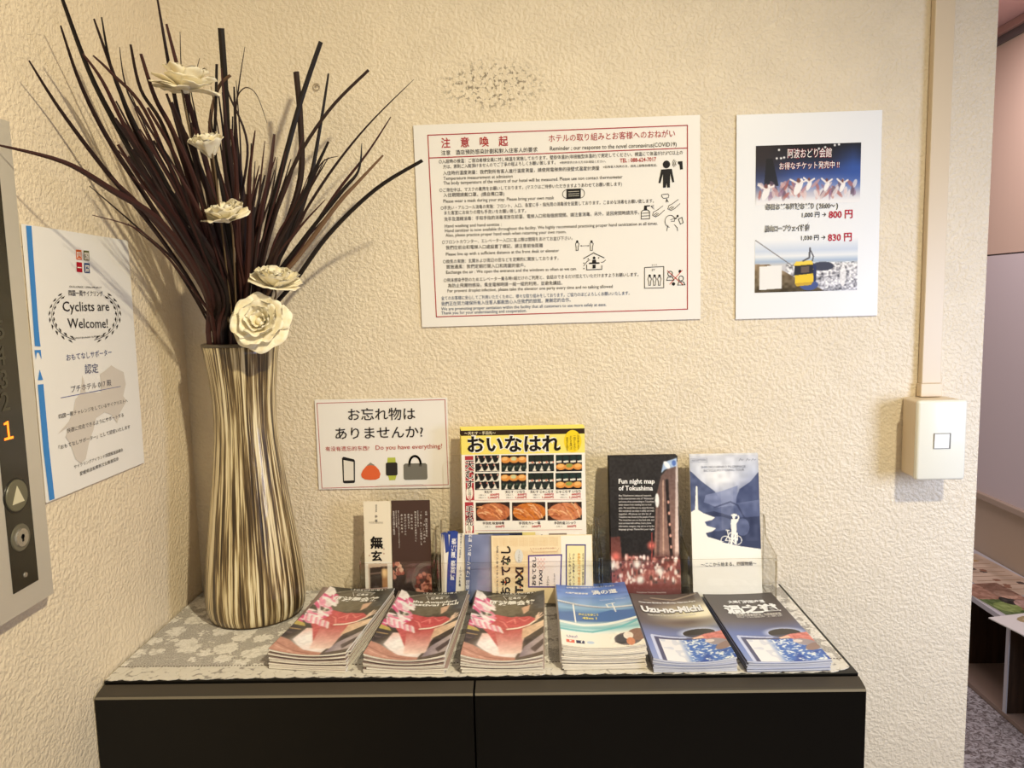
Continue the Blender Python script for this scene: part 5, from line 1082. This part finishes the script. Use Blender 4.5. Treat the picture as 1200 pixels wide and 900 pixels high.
G = [ # way points, tip depth, width, colour, mouth px
 ([(236, 330), (190, 262), (130, 222), (75, 190), (-6, 169)], -.42, .0062, 1, 262, 'longest reddish grass blade, sweeping left across the lift panel top', .2),
 ([(232, 345), (180, 268), (120, 195), (70, 128), (34, 71)], -.36, .0042, 0, 258, 'dark grass blade leaning farthest left among the upper blades', .3),
 ([(238, 330), (185, 235), (138, 150), (105, 85), (72, -4)], -.33, .0056, 2, 262, 'tall dark grass blade running out of frame at top left', .5),
 ([(236, 335), (180, 245), (128, 165), (95, 100), (71, 30)], -.34, .0050, 0, 260, None, .3),
 ([(240, 330), (196, 235), (150, 155), (120, 95), (97, 63)], -.31, .0044, 1, 266, None, .4),
 ([(242, 330), (200, 235), (160, 155), (138, 100), (110, 22)], -.29, .0056, 0, 262, None, .3),
 ([(244, 330), (205, 235), (160, 150), (132, 85), (119, 20)], -.29, .0040, 2, 262, None, .3),
 ([(244, 325), (210, 225), (170, 130), (130, 85), (109, 65)], -.28, .0036, 1, 268, None, .4),
 ([(246, 325), (222, 240), (192, 150), (165, 105), (153, 52)], -.25, .0042, 0, 268, None, .5),
 ([(248, 320), (228, 235), (205, 160), (182, 115), (165, 63)], -.24, .0052, 1, 270, None, .5),
 ([(240, 300), (215, 215), (160, 128), (146, 95), (140, 55)], -.26, .0022, 0, 266, None, .3),
 ([(258, 320), (250, 230), (230, 150), (210, 85), (195, 28)], -.22, .0058, 1, 272, 'brown grass blade crossing in front of the uppermost white flower', .4),
 ([(244, 320), (228, 220), (206, 120), (195, 60), (184, -4)], -.22, .0040, 0, 268, None, .4),
 ([(252, 320), (242, 230), (222, 140), (213, 85), (211, 37)], -.2, .0018, 0, 272, None, .3),
 ([(272, 330), (270, 240), (266, 150), (263, 90), (259, 33)], -.18, .0066, 2, 280, 'thick upright blackish grass blade rising tallest in the middle', .9),
 ([(262, 330), (255, 240), (252, 165), (253, 120), (254, 75)], -.2, .0034, 2, 276, None, .8),
 ([(246, 330), (236, 230), (222, 110), (228, 90), (234, 68)], -.19, .0014, 0, 272, None, .4),
 ([(280, 330), (276, 240), (275, 150), (280, 100), (287, 55)], -.15, .0022, 0, 286, None, .2),
 ([(284, 340), (281, 250), (290, 170), (268, 110), (266, 96)], -.15, .0026, 0, 286, None, .4),
 ([(262, 325), (252, 220), (246, 150), (255, 105), (270, 88)], -.17, .0040, 3, 276, None, .8),
 ([(300, 350), (312, 270), (330, 200), (352, 120), (376, 49)], -.10, .0056, 2, 292, None, .8),
 ([(306, 350), (330, 280), (352, 210), (352, 140), (347, 84)], -.09, .0070, 0, 296, None, .9),
 ([(306, 350), (336, 285), (362, 215), (375, 150), (385, 86)], -.10, .0046, 2, 298, None, .4),
 ([(300, 350), (316, 275), (344, 195), (385, 130), (432, 82)], -.12, .0042, 0, 296, None, .7),
 ([(306, 350), (345, 270), (385, 205), (430, 148), (485, 93)], -.12, .0032, 0, 298, None, .15),
 ([(312, 350), (352, 290), (395, 225), (430, 180), (458, 137)], -.10, .0036, 1, 300, None, .3),
 ([(306, 350), (352, 285), (400, 225), (420, 200), (424, 168)], -.10, .0040, 2, 300, None, .2),
 ([(310, 350), (350, 300), (395, 240), (418, 215), (449, 182)], -.09, .0052, 3, 302, None, .4),
 ([(314, 370), (345, 330), (385, 275), (440, 222), (495, 188)], -.15, .0052, 2, 306, 'black grass blade whose tip overlaps the large notice', .7),
 ([(296, 350), (302, 290), (308, 245), (314, 212), (323, 184)], -.12, .0030, 1, 292, None, .3),
 ([(306, 350), (346, 270), (364, 218), (378, 190), (396, 183)], -.08, .0020, 0, 298, None, .3),
 ([(306, 350), (340, 280), (362, 225), (374, 200), (381, 186)], -.09, .0018, 0, 298, None, .3),
 ([(284, 330), (279, 220), (276, 130), (285, 104), (300, 110), (313, 144)], -.14, .0012, 0, 286, 'wispy curled grass tendril bending over right of the tallest blade', .4),
 ([(262, 395), (240, 365), (210, 312), (165, 270), (105, 218)], -.36, .0024, 0, 262, None, .3),
 ([(254, 380), (225, 338), (195, 300), (160, 268), (108, 252)], -.34, .0020, 1, 260, None, .3),
 ([(250, 390), (230, 352), (205, 312), (185, 290), (150, 262)], -.3, .0024, 0, 258, None, .3)]
for i, (way, ty, wd, ci, mx, lab, tp) in enumerate(G): grass(way, ty, wd, GM[ci], mx, lab, tp, seed=100+i)
for i in range(88):                            # the rest of the bundle
    left = i % 3 != 0
    if left:
        a_ = rs.random(); tx = 128+150*a_; ty = rs.uniform(70, 215)+40*(1-a_)*rs.random(); mx = 254+34*a_+rs.uniform(-5, 5)
        way = [(mx-8*(1-a_), 348), (mx+(tx-mx)*.38+rs.uniform(-4, 4), 348+(ty-348)*.42), (mx+(tx-mx)*.68+rs.uniform(-5, 5), 348+(ty-348)*.72), (tx, ty)]; yt = -.12-.18*(1-a_)-rs.uniform(0, .06)
    else:
        a_ = rs.random(); tx = 278+118*a_**1.3; ty = rs.uniform(150, 262); mx = 280+26*a_+rs.uniform(-5, 5)
        way = [(mx+8*a_, 348), (mx+(tx-mx)*.36+rs.uniform(-3, 3), 348+(ty-348)*.42), (mx+(tx-mx)*.68+rs.uniform(-4, 4), 348+(ty-348)*.72), (tx, ty)]; yt = -.05-rs.uniform(0, .12)
    grass(way, yt, rs.choice((.0022, .003, .0038, .0048, .0056)), GM[rs.choice((0, 0, 1, 1, 2))], mx, None, rs.choice((.2, .3, .5)), seed=300+i)

# ------------------------------------------------------------------ cream wooden flowers
FM = mat('shaved_wood_petal', (240, 226, 186), .6, .25); n = N(FM)
g = n.new('ShaderNodeTexNoise', Scale=120.0, Detail=2.0); n.link(n.coord(), g.inputs['Vector']); n.link(n.ramp(g.outputs['Fac'], [(.3, (244, 232, 198)), (.6, (252, 246, 226))]), n.b.inputs['Base Color'])
ST = mat('flower_stem', (110, 92, 70), .7, .2)
def petal(t, c, fr, az, open_, L, W, cup, mesh_m=FM, base=.15, seed=0):
    """one shaved-wood petal; fr = (right, up, axis) frame of the flower"""
    rr = random.Random(seed); X, Y, Z = fr; out = X*cos(az)+Y*sin(az); side = Z.cross(out).normalized(); NU, NV = 8, 7; v = []; f = []
    for th in (0, 1):
        for j in range(NV+1):
            s_ = j/NV; ang = open_*(1-.55*cup*s_)+.25*s_*s_; r_ = L*(base+(1-base)*s_*sin(ang)) ; h_ = L*(1-base)*s_*cos(ang)
            wj = W*(.35+1.05*s_-.55*s_**3) if s_ < .86 else W*(.35+.903-.35)*math.sqrt(max(.08, 1-((s_-.86)/.16)**2))
            for i in range(NU+1):
                u = i/NU*2-1; q = c+out*(r_-cup*L*.22*u*u*s_)+Z*(h_+cup*L*.10*u*u*s_+.0012*sin(3*u+seed)*s_-th*.0005)+side*(u*wj*.5); v.append(q)
    k = (NU+1)*(NV+1); ix = lambda i, j, th=0: th*k+j*(NU+1)+i
    for j in range(NV):
        for i in range(NU): f.append((ix(i, j), ix(i+1, j), ix(i+1, j+1), ix(i, j+1))); f.append((ix(i, j, 1), ix(i, j+1, 1), ix(i+1, j+1, 1), ix(i+1, j, 1)))
    for i in range(NU): f.append((ix(i, NV), ix(i+1, NV), ix(i+1, NV, 1), ix(i, NV, 1)))
    for j in range(NV): f.append((ix(0, j), ix(0, j+1), ix(0, j+1, 1), ix(0, j, 1))); f.append((ix(NU, j), ix(NU, j, 1), ix(NU, j+1, 1), ix(NU, j+1)))
    return mesh('petal', v, f, mesh_m, t, True)
def flower(label, px, py, y, axis, R, layers, mx, seed):
    c = U(px, py, 'y', y); Z = Vector(axis).normalized(); X = Z.cross(Vector((0, .3, 1))).normalized(); Y = Z.cross(X).normalized()
    t = thing('wooden_flower', label, 'flower', (c.x, c.y, c.z)); rr = random.Random(seed); k = 0
    for n_, open_, L, W, cup in layers:
        off = rr.uniform(0, 6)
        for i in range(n_):
            petal(t, c, (X, Y, Z), off+2*pi*i/n_+rr.uniform(-.12, .12), open_+rr.uniform(-.10, .10), L*R*rr.uniform(.92, 1.06), W*R*rr.uniform(.9, 1.1), cup, base=.10, seed=seed*50+k); k += 1
    b = MB(); n_ = 10; b.lathe([(0, -.004), (.10*R+.001, -.002), (.12*R, .25*R), (.05*R, .42*R), (0, .45*R)], (0, 0), 12); b.v = [c+X*q.x+Y*q.y+Z*q.z for q in b.v]; b.build('bud', FM, t, True)
    b = MB(); P = cat_rom([c-Z*.001, c-Z*.02, Vector((mouth(mx), VY-.01, MZ+.02)) if (c.z-MZ) > .06 else c-Z*.03+Vector((-.005, .01, -.005)), Vector((mouth(mx), VY, MZ-.02)), Vector((VX, VY, ZT+.15))], 6); b.tube(P, .0013, 6); b.build('stem', ST, t, True)
    return t
ROSE = [(7, 1.45, 1.0, .95, .30), (7, 1.15, .95, .85, .45), (6, .85, .84, .75, .60), (5, .55, .72, .62, .8), (4, .28, .6, .5, .9)]
CUP = [(7, 1.30, 1.0, .95, .35), (6, .95, .92, .85, .55), (6, .62, .82, .75, .75), (4, .3, .72, .6, .9)]
flower('lowest cream wooden flower, a full rose facing forward over the vase rim', 306, 379, -.150, (.10, -.93, .34), .0420, ROSE, 298, 1)
flower('cream wooden flower seen from the side just above the lowest rose', 322, 336, -.135, (.22, -.30, .93), .0390, CUP, 300, 2)
flower('cream wooden flower half hidden behind blades in mid bundle', 267, 258, -.185, (-.10, -.40, .90), .0330, CUP, 284, 3)
flower('small cream wooden flower bud second from the top', 247, 182, -.215, (-.08, -.30, .94), .0255, [(6, .75, 1.15, .95, .6), (5, .5, 1.15, .8, .8), (4, .25, 1.05, .6, .9)], 280, 4)
flower('uppermost cream wooden flower, spread wide among the tall blades', 217, 106, -.210, (.12, -.10, .98), .0400, [(8, 1.42, 1.0, .85, .2), (7, 1.1, .98, .8, .35), (6, .72, .92, .7, .6), (4, .35, .8, .5, .9)], 276, 5)
